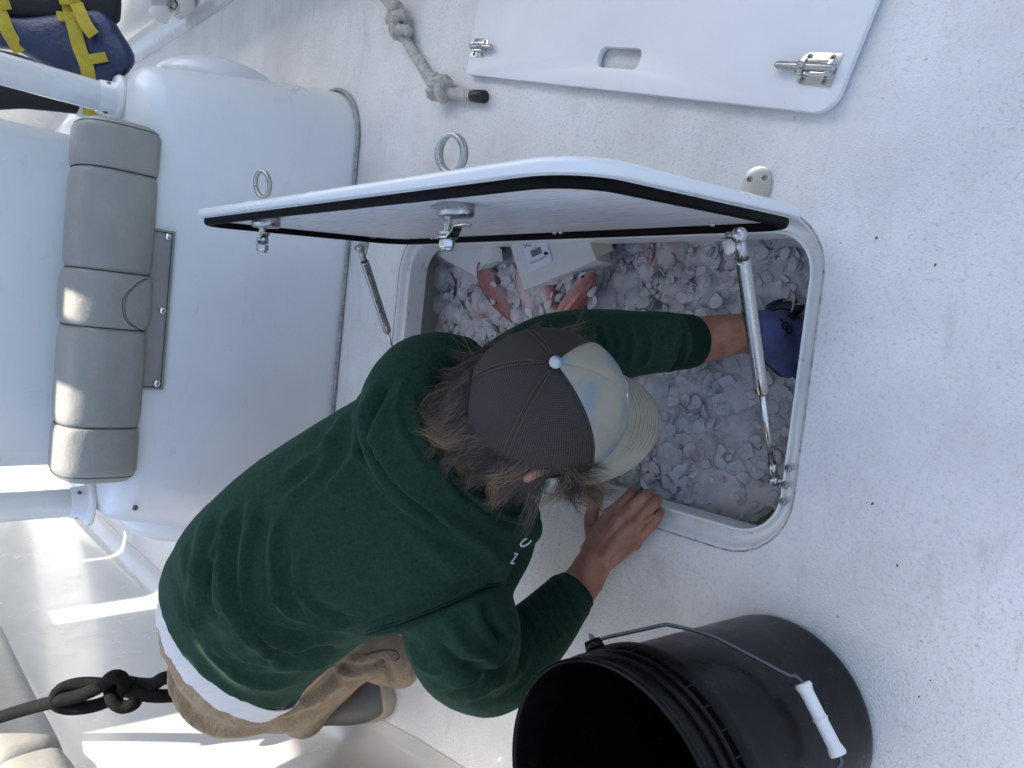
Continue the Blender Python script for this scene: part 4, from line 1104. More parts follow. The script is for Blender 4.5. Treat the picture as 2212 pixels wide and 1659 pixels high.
def ice_on_fish():
    ice = bpy.data.objects["ice"]; r_ = np.random.default_rng(21)
    sh_ = [o.data for o in bpy.data.objects if o.name.startswith("ice_flake")][:10]
    for k in range(28):
        x, y = 1060 + 220 * r_.random(), 600 + 120 * r_.random(); p = WZ(x, y, -0.062 + .02 * r_.random())
        o = bpy.data.objects.new("ice_flake", sh_[k % 10]); C.objects.link(o); q = r_.uniform(.3, .75)
        o.matrix_basis = Matrix.Translation(tuple(p)) @ Matrix.Rotation(r_.uniform(0, 6.28), 4, 'Z') @ Matrix.Rotation(r_.normal(0, .5), 4, 'X') @ Matrix.Scale(q, 4); parent_to(o, ice)
ice_on_fish()
def build_cartons():
    # labelled bait carton, lying tilted on the ice
    a = WZ(1132, 628, -0.034); b = WZ(1288, 562, -0.030); c = WZ(1060, 528, -0.040)
    ux = nrm(b - a); lw = np.linalg.norm(b - a); uy = nrm(c - a); uy = nrm(uy - ux * (ux @ uy) * 0.6)
    nz = nrm(np.cross(ux, uy)); 
    if nz[2] < 0: nz = -nz
    H, T = 0.245, 0.048
    t = thing("bait_carton", "white bait carton with barcode sticker lying on the fish", "carton", tuple(a))
    v = [a, a + ux * lw, a + ux * lw + uy * H, a + uy * H]; v = v + [p - nz * T for p in v]
    f = [(0, 1, 2, 3), (7, 6, 5, 4), (0, 4, 5, 1), (1, 5, 6, 2), (2, 6, 7, 3), (3, 7, 4, 0)]
    bobj("box", (v, f), M['carton'], t, 0.0012)
    # open kraft side flap on its right
    e0, e1 = a + ux * lw + uy * 0.004 - nz * .002, a + ux * lw + uy * 0.12 - nz * .002
    w_ = ux * 0.040 - nz * 0.030
    v = [e0, e1, e1 + w_ * .8 - uy * .01, e0 + w_ * .7 + uy * .012]; v += [p + nz * .0012 for p in v]
    obj("side_flap", v, [(0, 1, 2, 3), (4, 7, 6, 5), (0, 4, 5, 1), (1, 5, 6, 2), (2, 6, 7, 3), (3, 7, 4, 0)], M['cartonin'], t, smooth=False)
    # sticker with print
    def P(x, y, h=0.0): return a + ux * x + uy * y + nz * (0.0015 + h)
    def onbox(px, py):
        d = ray(px, py); q = CAM + d * (((a - CAM) @ nz) / (d @ nz)) - a; return np.linalg.solve(np.array([[ux @ ux, ux @ uy], [ux @ uy, uy @ uy]]), np.array([q @ ux, q @ uy]))
    c0 = onbox(1168, 572)
    s0 = (c0[0] - .030, c0[1] - .006, 0.064, 0.088)
    def quad(x, y, w_, h_, mt, name, par, lift):
        p = [P(x, y, lift), P(x + w_, y, lift), P(x + w_, y + h_, lift), P(x, y + h_, lift)]
        return obj(name, p, [(0, 1, 2, 3)], mt, par, smooth=False)
    out = [P(x, y, 0.0002) for x, y in rrect(s0[0], s0[0] + s0[2], s0[1], s0[1] + s0[3], 0.006, 5)]
    st = obj("sticker", out, [tuple(range(len(out)))], M['sticker'], t, smooth=False)
    x = s0[0] + 0.016; v, f = [], []
    for k in range(22):
        w_ = rng.choice([.0006, .0009, .0014]); 
        if x + w_ > s0[0] + .046: break
        o_ = len(v); v += [P(x, s0[1] + .028, .0005), P(x + w_, s0[1] + .028, .0005), P(x + w_, s0[1] + .044, .0005), P(x, s0[1] + .044, .0005)]; f.append((o_, o_ + 1, o_ + 2, o_ + 3)); x += w_ + rng.choice([.0006, .0010])
    obj("barcode", v, f, M['print'], st, smooth=False)
    def text(s, x, y, size, name, par):
        cu = bpy.data.curves.new(name, 'FONT'); cu.body = s; cu.size = size
        o = bpy.data.objects.new(name, cu); C.objects.link(o); bpy.context.view_layer.update()
        me = bpy.data.meshes.new_from_object(o.evaluated_get(bpy.context.evaluated_depsgraph_get())); bpy.data.objects.remove(o); bpy.data.curves.remove(cu)
        me.transform(basis(P(x, y, 0.0006), ux, uy, nz)); return put(name, me, M['print'], par)
    text("SQUID", s0[0] + .002, s0[1] + .056, .018, "lettering", st)
    text("610", s0[0] + .026, s0[1] + .0455, .007, "lettering", st)
    text("Dana Park Supply", s0[0] + .006, s0[1] + .016, .0062, "lettering", st)
    text("000 0000000", s0[0] + .016, s0[1] + .009, .004, "lettering", st) if False else None
    v = [P(s0[0] + .050, s0[1] + .020, .0006), P(s0[0] + .060, s0[1] + .020, .0006), P(s0[0] + .058, s0[1] + .026, .0006), P(s0[0] + .053, s0[1] + .029, .0006), P(s0[0] + .048, s0[1] + .026, .0006)]
    obj("emblem", v, [(0, 1, 2, 3, 4)], M['print'], st, smooth=False)
    # second carton, opened, with folded flaps
    t2 = thing("folded_carton", "plain white opened carton with bent corner flap at the far end of the bin", "carton", tuple(WZ(1000, 560, -0.06)))
    def sheet(pts, name, mt=M['carton']):
        A = [np.array(p) for p in pts]; n_ = nrm(np.cross(A[1] - A[0], A[2] - A[0])); k = len(A)
        if n_[2] < 0: n_ = -n_
        v = A + [p - n_ * .0012 for p in A]
        f = [tuple(range(k)), tuple(range(2 * k - 1, k - 1, -1))] + [(i, k + i, k + (i + 1) % k, (i + 1) % k) for i in range(k)]
        obj(name, v, f, mt, t2, smooth=False)
    z1, z2 = -0.045, -0.070
    sheet([WZ(905, 530, z2), WZ(1030, 597, z2), WZ(1044, 575, z1 + .004), WZ(1050, 500, z1), WZ(905, 490, z1)], "carton_panel")
    sheet([WZ(1030, 597, z2), WZ(1086, 563, z2 + .006), WZ(1062, 566, z1), WZ(1036, 573, z1 + .006)], "carton_end")
    sheet([WZ(1036, 573, z1 + .006), WZ(1062, 566, z1), WZ(1086, 563, z2 + .012), WZ(1084, 540, z2 + .012), WZ(1062, 520, z1), WZ(1046, 520, z1 + .006)], "carton_flap")
    sheet([WZ(905, 530, z2), WZ(1030, 597, z2), WZ(1030, 600, z2 - .04), WZ(905, 536, z2 - .04)], "carton_side")
build_cartons()

# ================================================================== the person
def loft_px(st, n=40, m_=48):
    """closed body between two silhouettes measured on the photograph.
    st: (ax, ay, bx, by, depth, thickness towards camera, thickness away)"""
    S = resample(st, m_)
    A = np.array([WD(s[0], s[1], s[4]) for s in S]); B = np.array([WD(s[2], s[3], s[4]) for s in S])
    Cc = (A + B) / 2; a = (B - A) / 2
    T = np.gradient(Cc, axis=0); L = []
    th = np.linspace(0, 2 * math.pi, n, endpoint=False)
    for i in range(len(S)):
        t_ = nrm(T[i]); ai = a[i] - t_ * (a[i] @ t_) * 0.3; b = nrm(np.cross(t_, ai))
        if b @ nrm(CAM - Cc[i]) < 0: b = -b
        L.append([Cc[i] + ai * math.cos(q) + b * (S[i][5] if math.sin(q) > 0 else S[i][6]) * math.sin(q) for q in th])
    return L
def limb(pts, n=20, m_=30):
    """tapered limb through (point, radius)"""
    P = resample([(*p, r) for p, r in pts], m_)
    Q, r = P[:, :3], P[:, 3]
    v, f = tube(Q, r, n, True)
    e0, e1 = ball(r[0], tuple(Q[0])), ball(r[-1], tuple(Q[-1]))
    return merge([(v, f), e0, e1])

HC = WD(1176, 880, 0.945)                                   # centre of the head
_vw = nrm(CAM - HC)
HUP = nrm(_vw * 0.90 + IMR * 0.10 + IMU * 0.40)              # crown direction
HF = IMR * 1.0 - IMU * 0.10; HF = nrm(HF - HUP * (HF @ HUP))  # where the face points
HS = np.cross(HUP, HF)                                       # side of the head
def head_pt(th, ph, k=1.0, rf=0.100, rs=0.083, ru=0.118):
    """th from crown, ph round from the face"""
    return HC + HUP * (ru * k * math.cos(th)) + HF * (rf * k * math.sin(th) * math.cos(ph)) + HS * (rs * k * math.sin(th) * math.sin(ph))

def build_person():
    root = thing("person", "person in dark green hoodie and trucker cap crouching over the open hatch", "person", (-0.75, 1.35, 0))
    # ---------------- torso stations shared by body and clothes
    TS = [(370, 1216, 640, 1520, 1.308, .098, .10),
          (382, 1184, 660, 1494, 1.288, .102, .10),
          (412, 1135, 702, 1452, 1.245, .110, .11),
          (470, 1072, 752, 1410, 1.20, .128, .12),
          (560, 998, 800, 1375, 1.16, .128, .12),
          (660, 930, 870, 1358, 1.12, .122, .12),
          (760, 868, 960, 1330, 1.085, .112, .11),
          (838, 822, 1045, 1296, 1.055, .098, .10),
          (885, 815, 1095, 1235, 1.035, .080, .09),
          (935, 845, 1110, 1150, 1.02, .060, .07)]
    torso = rings(loft_px(TS))
    # sleeves
    lsl = limb([(WD(985, 1305, 1.06), .083), (WD(1000, 1365, 1.085), .088), (WD(1018, 1420, 1.12), .082), (WD(1068, 1440, 1.155), .073), (WD(1128, 1398, 1.165), .062), (WD(1180, 1345, 1.18), .053), (WD(1222, 1297, 1.19), .044)])
    rsh = WD(1075, 870, 1.10)
    rsl = limb([(rsh, .085), (WD(1170, 790, 1.07), .072), (WD(1270, 755, 1.045), .060), (WD(1370, 742, 1.045), .050), (WD(1440, 738, 1.06), .0455)])
    # hood: thick collar bunched round the back of the neck
    hood_px = [(1000, 770, 1.04, .030), (935, 770, 1.02, .036), (885, 800, 1.0, .043), (858, 860, .985, .050), (862, 930, .98, .054), (900, 1010, .985, .052), (965, 1085, 1.0, .047), (1050, 1132, 1.03, .040), (1130, 1140, 1.06, .030)]
    hd = limb([(WD(x, y, d), r) for x, y, d, r in hood_px], 18, 50)
    hood2 = limb([(WD(x, y, d), r) for x, y, d, r in [(820, 880, 1.02, .035), (828, 950, 1.02, .04), (865, 1030, 1.02, .042), (935, 1105, 1.03, .04), (1020, 1160, 1.05, .034)]], 16, 40)
    chest = limb([(WD(1105, 1120, 1.10), .045), (WD(1085, 1180, 1.12), .05), (WD(1050, 1230, 1.10), .055)], 16, 14)
    me = fuse([torso, lsl, rsl, hd, hood2, chest], 0.0052, 6, "hoodie")
    LN = [([(391, 1155), (392, 1229), (413, 1305), (432, 1385)], .006, 9), ([(448, 1100), (422, 1215), (418, 1309), (426, 1375)], .008, 10),
          ([(500, 1090), (486, 1205), (490, 1305), (531, 1378), (545, 1430)], .008, 11), ([(555, 1060), (524, 1187), (524, 1277), (555, 1343), (590, 1378), (690, 1406)], .008, 11),
          ([(608, 1100), (587, 1198), (597, 1291), (642, 1333), (760, 1358)], .007, 11), ([(427, 1375), (503, 1451), (590, 1479), (690, 1462)], .008, 12),
          ([(660, 1180), (640, 1260), (675, 1325), (770, 1362)], .005, 11), ([(540, 1400), (620, 1440), (720, 1430)], .008, 11), ([(470, 1395), (545, 1432), (640, 1450)], .006, 9),
          ([(441, 1200), (446, 1309), (468, 1350)], -.010, 10), ([(560, 1385), (640, 1410), (740, 1400)], -.008, 9),
          ([(838, 825), (800, 900), (790, 960), (815, 1010)], -.010, 9), ([(760, 880), (700, 960), (640, 1010), (600, 1040)], .005, 12), ([(720, 930), (690, 1010), (610, 1090)], .005, 12), ([(800, 930), (760, 1000), (700, 1060)], .005, 12),
          ([(795, 955), (840, 1040), (920, 1110), (1000, 1160)], -.008, 8), ([(880, 800), (855, 880), (880, 960), (930, 1030)], .004, 10),
          ([(900, 830), (925, 930), (960, 1010), (1030, 1090)], -.006, 9),
          ([(1090, 1262), (1040, 1275), (960, 1312), (870, 1347), (785, 1372)], -.007, 6), ([(1085, 1250), (1040, 1262), (960, 1298), (870, 1333), (790, 1360)], .004, 6),
          ([(930, 1120), (1000, 1150), (1060, 1190), (1085, 1240)], .007, 14), ([(860, 1120), (930, 1180), (1000, 1240)], .004, 16),
          ([(1040, 1290), (1060, 1350), (1100, 1390)], -.010, 10), ([(960, 1330), (1010, 1400), (1080, 1430)], .006, 13), ([(930, 1380), (1000, 1440), (1080, 1450), (1140, 1410)], -.006, 11),
          ([(960, 1480), (1030, 1460), (1090, 1410), (1105, 1340)], .007, 10), ([(1000, 1510), (1070, 1480), (1120, 1420)], .006, 9), ([(1060, 1510), (1120, 1450), (1150, 1400)], .005, 8),
          ([(860, 1390), (900, 1430), (960, 1455)], .005, 13)]
    for k in range(8):
        u = k / 7; x, y = 1112 + u * 92, 1338 - u * 76
        LN.append(([(x - 4 + 6 * math.sin(k * 2.1), y - 18), (x + 32 + 4 * math.sin(k), y + 30), (x + 58 + 6 * math.cos(k * 1.7), y + 92 - u * 22)], .0042 + .0015 * math.sin(k * 3.3), 5.0))
    fr = np.random.default_rng(5)
    for a_, amp_, w_ in list(LN[:9]):
        A_ = np.array(a_, float)
        for rep in range(2):
            LN.append(([tuple(p) for p in A_ + fr.normal(0, 9, 2) + np.linspace(-1, 1, len(A_))[:, None] * fr.normal(0, 12, 2)], .0022 * fr.choice([1, 1, -1]), 4.5))
    for k in range(5):
        x = 1268 + k * 31
        LN.append(([(x - 8, 690 + k * 2), (x + 12 + 5 * math.sin(k * 2), 740), (x + 2 + 8 * math.cos(k), 800)], .0045, 7.5))
    folds(me, [(a, b * 1.4, c) for a, b, c in LN])
    from mathutils import noise as mn
    P = co(me); N = normals(me)
    dn = np.array([0.0035 * mn.noise(Vector(p) * 9.0) + 0.0015 * mn.noise(Vector((p[0] * 20 + 5, p[1] * 20, p[2] * 20))) + 0.0005 * mn.noise(Vector(p) * 45.0) for p in P])
    set_co(me, P + N * dn[:, None])
    hoodie = put("hoodie", me, M['green'], root)
    q = [hit(hoodie, x, y) for x, y in resample([(968, 800), (953, 826), (944, 860), (941, 900), (948, 976), (979, 1030), (1034, 1084), (1085, 1116), (1130, 1126)], 60)]
    q = np.array([p + n_ * .002 for p, n_ in q if p is not None])
    for _ in range(4): q[1:-1] = (q[:-2] + 2 * q[1:-1] + q[2:]) / 4
    v, f = tube(q, .0062, 12); obj("hood_edge", v, f, M['green'], hoodie)
    for of in (-4, 3):
        q = [hit(hoodie, x, y + of) for x, y in resample([(1086, 1262), (1040, 1273), (960, 1308), (870, 1343), (790, 1368)], 50)]
        q = np.array([p + n_ * .0004 for p, n_ in q if p is not None]); v, f = tube(q, .0008, 5); obj("seam", v, f, M['rib'], hoodie)
    # ribbed cuffs
    for nm, c0, c1, r0, r1 in (("cuff", (WD(1212, 1309, 1.19)), WD(1250, 1268, 1.205), .0405, .0375), ("cuff", WD(1425, 740, 1.055), WD(1503, 737, 1.085), .044, .0405)):
        P = [c0 + (c1 - c0) * u for u in np.linspace(0, 1, 12)]
        R = [r0 * .96, r0, r0 * 1.01] + [r0 + (r1 - r0) * u for u in np.linspace(.2, 1, 7)] + [r1 * .97, r1 * .85]
        v, f = tube(P, R, 40); obj(nm, v, f, M['rib'], hoodie)
    # hem rib band
    # chest letters on the hoodie front
    for ch, x, y, rot in (("N", 1110, 1206, 0.75), ("C", 1134, 1172, 0.9)):
        cu = bpy.data.curves.new("letter", 'FONT'); cu.body = ch; cu.size = 0.026; cu.extrude = 0.0006; cu.align_x = 'CENTER'; cu.align_y = 'CENTER'
        o = bpy.data.objects.new("letter", cu); C.objects.link(o); bpy.context.view_layer.update()
        lm = bpy.data.meshes.new_from_object(o.evaluated_get(bpy.context.evaluated_depsgraph_get())); bpy.data.objects.remove(o)
        p, n_ = hit(hoodie, x, y)
        if p is None: continue
        xa = IMR * math.cos(rot) + IMU * math.sin(rot); xa = nrm(xa - n_ * (xa @ n_)); lm.transform(basis(p + n_ * .001, xa, np.cross(n_, xa), n_))
        put("chest_letter", lm, M['whiteprint'], hoodie)
    # ---------------- undershirt, underwear, shorts
    def band(st, name, mt, par, th=0.003):
        L = loft_px(st, 60, 14); v, f = rings(L, False, False)
        bm_ = mesh(name, v, f); fix_normals(bm_); r = evaluated(bm_, [('SOLIDIFY', dict(thickness=th, offset=1)), ('SUBSURF', dict(levels=1))])
        P = co(r); N = normals(r); q = pix(P); P = P + N * (0.002 * np.sin(q[:, 1] * 0.09 + q[:, 0] * .02) + .0012 * np.sin(q[:, 1] * .21))[:, None]; set_co(r, P)
        r.polygons.foreach_set("use_smooth", [True] * len(r.polygons)); return put(name, r, mt, par)
    band([(425, 1160, 680, 1460, 1.275, .070, .088), (392, 1198, 642, 1498, 1.305, .078, .092), (376, 1216, 632, 1514, 1.318, .083, .096)], "undershirt", M['cotton'], root)
    band([(378, 1222, 640, 1520, 1.325, .080, .09), (370, 1245, 620, 1532, 1.345, .085, .09), (370, 1262, 606, 1540, 1.360, .087, .09)], "underwear", M['greycotton'], root)
    pelvis = loft_px([(384, 1258, 606, 1535, 1.368, .086, .10), (380, 1300, 600, 1548, 1.39, .090, .11), (395, 1340, 620, 1555, 1.42, .090, .12), (430, 1380, 640, 1545, 1.46, .075, .10)], 40, 20)
    hipL, kneeL = WD(545, 1462, 1.44), WD(842, 1440, 1.52)
    thL = limb([(hipL, .092), (WD(625, 1480, 1.45), .086), (WD(705, 1440, 1.46), .074), (WD(780, 1400, 1.46), .058), (WD(840, 1425, 1.47), .052), (WD(866, 1445, 1.48), .040)])
    thR = limb([(WD(520, 1300, 1.46), .105), (WD(660, 1240, 1.48), .09), (WD(780, 1180, 1.50), .075)])
    toe_ = WZ(836, 1502, .02) * V(1, 1, 0); heel_ = toe_ + nrm(V(-.13, .24, 0)) * 0.285; ank_ = heel_ + nrm(toe_ - heel_) * .07 + V(0, 0, .125)
    shin = limb([(WD(790, 1402, 1.47), .052), ((WD(790, 1402, 1.48) + ank_) / 2 + V(0, .02, 0), .058), (ank_, .056)])
    sm = fuse([rings(pelvis), thL, thR, shin], 0.0065, 5, "trousers")
    folds(sm, [([(640, 1520), (700, 1480), (760, 1420), (800, 1390)], -.008, 9), ([(600, 1545), (680, 1520), (740, 1470)], .006, 9), ([(720, 1440), (790, 1440), (840, 1420)], -.007, 7), ([(560, 1560), (620, 1555), (680, 1530)], -.005, 7),
               ([(700, 1420), (740, 1455), (790, 1455)], .006, 8), ([(820, 1420), (845, 1450), (850, 1480)], -.006, 7), ([(430, 1480), (500, 1530), (580, 1555)], .004, 8)])
    from mathutils import noise as mn2
    P = co(sm); N = normals(sm)
    dn = np.array([0.004 * mn2.noise(Vector(p) * 14.0) + 0.0040 * (0.25 - abs(mn2.noise(Vector((p[0] * 26, p[1] * 26 + 3, p[2] * 12))))) for p in P]); set_co(sm, P + N * dn[:, None])
    sh = put("trousers", sm, M['khaki'], root)
    wb = [(382, 1262, 606, 1540, 1.372, .092, .10), (376, 1284, 598, 1550, 1.386, .095, .105)]
    band(wb, "waistband", M['khaki'], sh, 0.003)
    v, f = tube(resample([WD(790, 1415, 1.40), WD(812, 1408, 1.395), WD(838, 1404, 1.395), WD(856, 1408, 1.40), WD(862, 1420, 1.41), WD(852, 1428, 1.41)], 40), 0.0016, 6); obj("drawcord", v, f, M['black'], sh)
    # ---------------- shoes
    def shoe(toe, heel, ank, parent):
        d = nrm(heel - toe); up_ = V(0, 0, 1); sd = np.cross(up_, d); Ln = np.linalg.norm(heel - toe)
        prof = [(0.0, .012, .020), (.04, .034, .045), (.15, .046, .066), (.3, .050, .082), (.45, .048, .098), (.62, .042, .118), (.8, .041, .128), (.94, .036, .122), (1.0, .020, .10)]
        P = resample(prof, 26); th = np.linspace(0, 2 * math.pi, 28, endpoint=False); L = []
        for u, w_, h_ in P:
            c = toe + d * Ln * u; ring = []
            for q in th:
                x, z = math.cos(q), math.sin(q); ring.append(c + sd * w_ * math.copysign(abs(x) ** .75, x) + up_ * (.022 + (h_ - .022) * (.5 + .5 * z)))
            L.append(ring)
        v, f = rings(L); s = obj("shoe", v, f, M['shoe'], parent)
        L2 = []
        for k, (z, g) in enumerate(((0.0015, .96), (.004, 1.02), (.022, 1.05), (.030, 1.03), (.032, .9))):
            ol = [toe + d * Ln * (u if abs(u - .5) < .5 else u) + sd * w_ * g * 1.06 + d * (-.006 if u < .02 else 0) for u, w_, h_ in P] + [toe + d * Ln * u - sd * w_ * g * 1.06 for u, w_, h_ in P[::-1]]
            L2.append([p * V(1, 1, 0) + V(0, 0, z) for p in ol])
        v, f = rings(L2); obj("sole", v, f, M['sole'], s)
    toe = WZ(836, 1502, .02) * V(1, 1, 0); heel = toe + nrm(V(-.13, .24, 0)) * 0.285
    shoe(toe, heel, None, root)
    toe2 = V(-0.36, 1.30, 0); shoe(toe2, toe2 + nrm(V(-.04, .26, 0)) * .285, None, root)
    ankL = heel + nrm(toe - heel) * .06 + V(0, 0, .10); ankR = toe2 + V(-.03, .225, .10)
    # ---------------- body: one continuous skin mesh
    parts = [rings(loft_px([(400, 1250, 620, 1515, 1.345, .074, .08), (415, 1185, 680, 1480, 1.28, .074, .08), (560, 1040, 790, 1365, 1.17, .09, .08), (760, 920, 960, 1290, 1.095, .08, .08), (880, 870, 1060, 1200, 1.06, .05, .06)], 30, 24))]
    parts.append(limb([(hipL, .075), (WD(700, 1430, 1.47), .045), (WD(790, 1400, 1.48), .038), ((WD(800, 1415, 1.49) + ankL) / 2 + V(0, .02, 0), .05), (ankL, .036), (ankL + V(0.02, -.06, -.06), .03)]))
    parts.append(limb([(WD(520, 1300, 1.46), .08), (WD(660, 1240, 1.48), .07), (WD(780, 1180, 1.50), .055), ((WD(780, 1180, 1.50) + ankR) / 2, .048), (ankR, .036), (ankR + V(0.01, -.08, -.06), .03)]))
    # left arm and hand resting on the coaming edge
    wrL = WZ(1293, 1199, 0.048)
    parts.append(limb([(WD(990, 1310, 1.07), .06), (WD(1030, 1420, 1.13), .048), (WD(1075, 1440, 1.165), .042), (WD(1180, 1340, 1.19), .038), (WD(1255, 1262, 1.21), .033), (wrL + (WD(1255, 1262, 1.21) - wrL) * .35, .030), (wrL, .027)]))
    def g(x, y, z): return WZ(x, y, z)
    # palm as a broad flattened loft from wrist to knuckles
    pal = []
    kn = [(1318, 1112, .047, .0125), (1347, 1112, .050, .0125), (1370, 1128, .046, .012), (1385, 1154, .036, .011)]      # knuckles: index, middle, ring, little
    wr = [(1279, 1190, .048, .020), (1289, 1195, .050, .021), (1300, 1202, .049, .021), (1309, 1208, .044, .019)]
    for (a, b) in zip(wr, kn):
        A, B = g(*a[:3]), g(*b[:3]); Mid = g((a[0] + b[0]) / 2, (a[1] + b[1]) / 2, (a[2] + b[2]) / 2 + .006)
        pal.append(limb([(A, a[3]), (Mid, .0165), (B, b[3])], 14, 14))
    for a, b in zip(kn[:-1], kn[1:]):
        pal.append(limb([(g(*a[:3]) - V(0, 0, .003), .0105), (g(*b[:3]) - V(0, 0, .003), .010)], 12, 6))
        pal.append(limb([(g(a[0] - 12, a[1] + 22, a[2] - .002), .0135), (g(b[0] - 14, b[1] + 18, b[2] - .002), .0125)], 12, 6))
    parts += pal
    FG = [[(1318, 1112, .047, .0122), (1343, 1088, .050, .0108), (1362, 1069, .040, .0102), (1367, 1062, .018, .0096), (1366, 1064, .000, .0085), (1364, 1068, -.010, .007)],
          [(1347, 1112, .050, .0122), (1371, 1091, .054, .0110), (1391, 1074, .043, .0104), (1396, 1067, .020, .0098), (1395, 1068, .000, .0088), (1392, 1072, -.012, .0075)],
          [(1370, 1128, .046, .0115), (1396, 1104, .049, .0104), (1415, 1086, .039, .0098), (1420, 1079, .018, .0092), (1419, 1080, .000, .0084), (1416, 1084, -.010, .007)],
          [(1385, 1154, .036, .0108), (1408, 1135, .038, .0094), (1421, 1115, .030, .0088), (1425, 1106, .014, .0084), (1424, 1104, .002, .0076), (1423, 1104, -.006, .0065)],
          [(1284, 1166, .042, .0150), (1277, 1128, .040, .0138), (1281, 1100, .036, .0125), (1290, 1074, .028, .0115), (1295, 1056, .018, .0102), (1297, 1048, .012, .008)]]
    for F_ in FG:
        parts.append(limb([(g(x, y, z), r * .93) for x, y, z, r in F_], 16, 26))
    parts.append(limb([(g(1284, 1166, .042), .015), (g(1300, 1140, .044), .0150), (g(1318, 1118, .045), .012)], 12, 10))
    # right arm down to the glove
    wrR = WZ(1632, 718, -0.075)
    parts.append(limb([(rsh, .06), (WD(1270, 755, 1.05), .044), (WD(1440, 738, 1.075), .0375), (WD(1510, 735, 1.095), .0365), (WD(1570, 724, 1.11), .033), (wrR, .0285), (WZ(1665, 715, -.09), .027)]))
    # neck and head
    parts.append(limb([(WD(985, 985, 1.06), .055), (HC - HUP * .055 - HF * .03, .056)], 18, 10))
    hv, hf = ball(1.0, (0, 0, 0), (1, 1, 1), 36, 24)
    head = [HC + HF * p[0] * (.096 if p[0] > 0 else .098) * (1 - .10 * max(0, -p[2])) + HS * p[1] * .078 * (1 - .22 * max(0, -p[2])) + HUP * p[2] * (.112 if p[2] > 0 else .118) for p in hv]
    parts.append((head, hf))
    def hp(f_, s_, u_): return HC + HF * f_ + HS * s_ + HUP * u_
    parts.append(limb([(hp(.086, 0, .005), .010), (hp(.104, 0, -.025), .011), (hp(.108, 0, -.036), .013)], 12, 8))           # nose
    parts.append(limb([(hp(.084, -.022, -.066), .008), (hp(.092, 0, -.066), .009), (hp(.084, .022, -.066), .008)], 10, 8))    # lips
    parts.append(limb([(hp(.070, -.012, -.098), .022), (hp(.070, .012, -.098), .022)], 12, 6))                                # chin
    for s_ in (-1, 1):
        parts.append(limb([(hp(.078, s_ * .020, .022), .011), (hp(.070, s_ * .045, .020), .010)], 10, 6))                       # brows
    # ears
    for s_ in (-1, 1):
        E = [hp(.004, s_ * .076, -.050), hp(.000, s_ * .082, -.035), hp(-.012, s_ * .093, -.018), hp(-.012, s_ * .096, -.000), hp(.004, s_ * .090, .012), hp(.016, s_ * .080, .006)]
        parts.append(limb([(p, r) for p, r in zip(E, (.008, .007, .007, .0075, .007, .006))], 10, 20))
        parts.append(limb([(hp(.006, s_ * .074, -.03), .012), (hp(.004, s_ * .078, .0), .012)], 10, 6))
    bm_ = fuse(parts, 0.0025, 2, "body")
    body = put("body", bm_, M['skin'], root)
    for F_ in FG[:4]:
        pass
    # eyes (under the brim)
    for s_ in (-1, 1):
        v, f = ball(.012, tuple(hp(.078, s_ * .032, .000))); obj("eye", v, f, M['cotton'], root)
    # ---------------- glove on the right hand
    k0 = [(1688, 690, -.115, .0150), (1700, 712, -.112, .0150), (1708, 738, -.115, .0148), (1712, 762, -.125, .0135)]
    gp = [limb([(WZ(1622, 716, -.068), .0335), (WZ(1645, 716, -.080), .0335), (WZ(1665, 718, -.092), .033)], 20, 10)]
    for x, y, z, r in k0:
        gp.append(limb([(WZ(1650 + (y - 715) * .05, 716 + (y - 725) * .45, -.088), .024), (WZ((x + 1655) / 2, (y + 718) / 2, -.098), .022), (WZ(x, y, z), r + .002)], 14, 10))
        gp.append(limb([(WZ(x, y, z), r), (WZ(x + 26, y + 4, z - .008), r * .93), (WZ(x + 52, y + 10, z - .030), r * .88), (WZ(x + 62, y + 14, z - .060), r * .8)], 14, 14))
    gp.append(limb([(WZ(1662, 752, -.105), .019), (WZ(1684, 780, -.125), .0165), (WZ(1708, 800, -.14), .015), (WZ(1728, 806, -.15), .012)], 14, 14))
    gm = fuse(gp, 0.0045, 3, "glove"); gl = put("glove", gm, M['glove'], root)
    v, f = tube([WZ(1612, 716, -.062), WZ(1618, 716, -.066), WZ(1626, 716, -.070), WZ(1634, 716, -.074)], [.033, .0365, .0368, .034], 30); obj("glove_cuff", v, f, M['glove'], gl)
    # coated palm side shows along the edges
    pp = [limb([(WZ(1664, 762, -.118), .020), (WZ(1690, 792, -.138), .0165), (WZ(1716, 812, -.152), .015)], 12, 12), limb([(WZ(1668, 668, -.118), .012), (WZ(1690, 662, -.128), .014), (WZ(1720, 664, -.135), .013)], 12, 12), limb([(WZ(1660, 720, -.130), .03), (WZ(1712, 740, -.150), .03)], 14, 10)]
    pm_ = fuse(pp, .005, 3, "coated_palm"); put("coated_palm", pm_, M['glovepalm'], gl)
    # printed emblem and letters on the back of the glove
    def pr(pts, w_):
        Q = []
        for x, y in resample(pts, 14):
            p, n_ = hit(gl, x, y)
            if p is not None: Q.append((p + n_ * .0006, n_))
        if len(Q) < 3: return None
        P = np.array([q[0] for q in Q]); T, _, _ = frames(P); L = []
        for i in range(len(P)):
            s_ = nrm(np.cross(T[i], Q[i][1])); L.append([P[i] + s_ * w_, P[i] - s_ * w_])
        v = [p for l in L for p in l]; f = [(2 * i, 2 * i + 1, 2 * i + 3, 2 * i + 2) for i in range(len(L) - 1)]
        return v, f
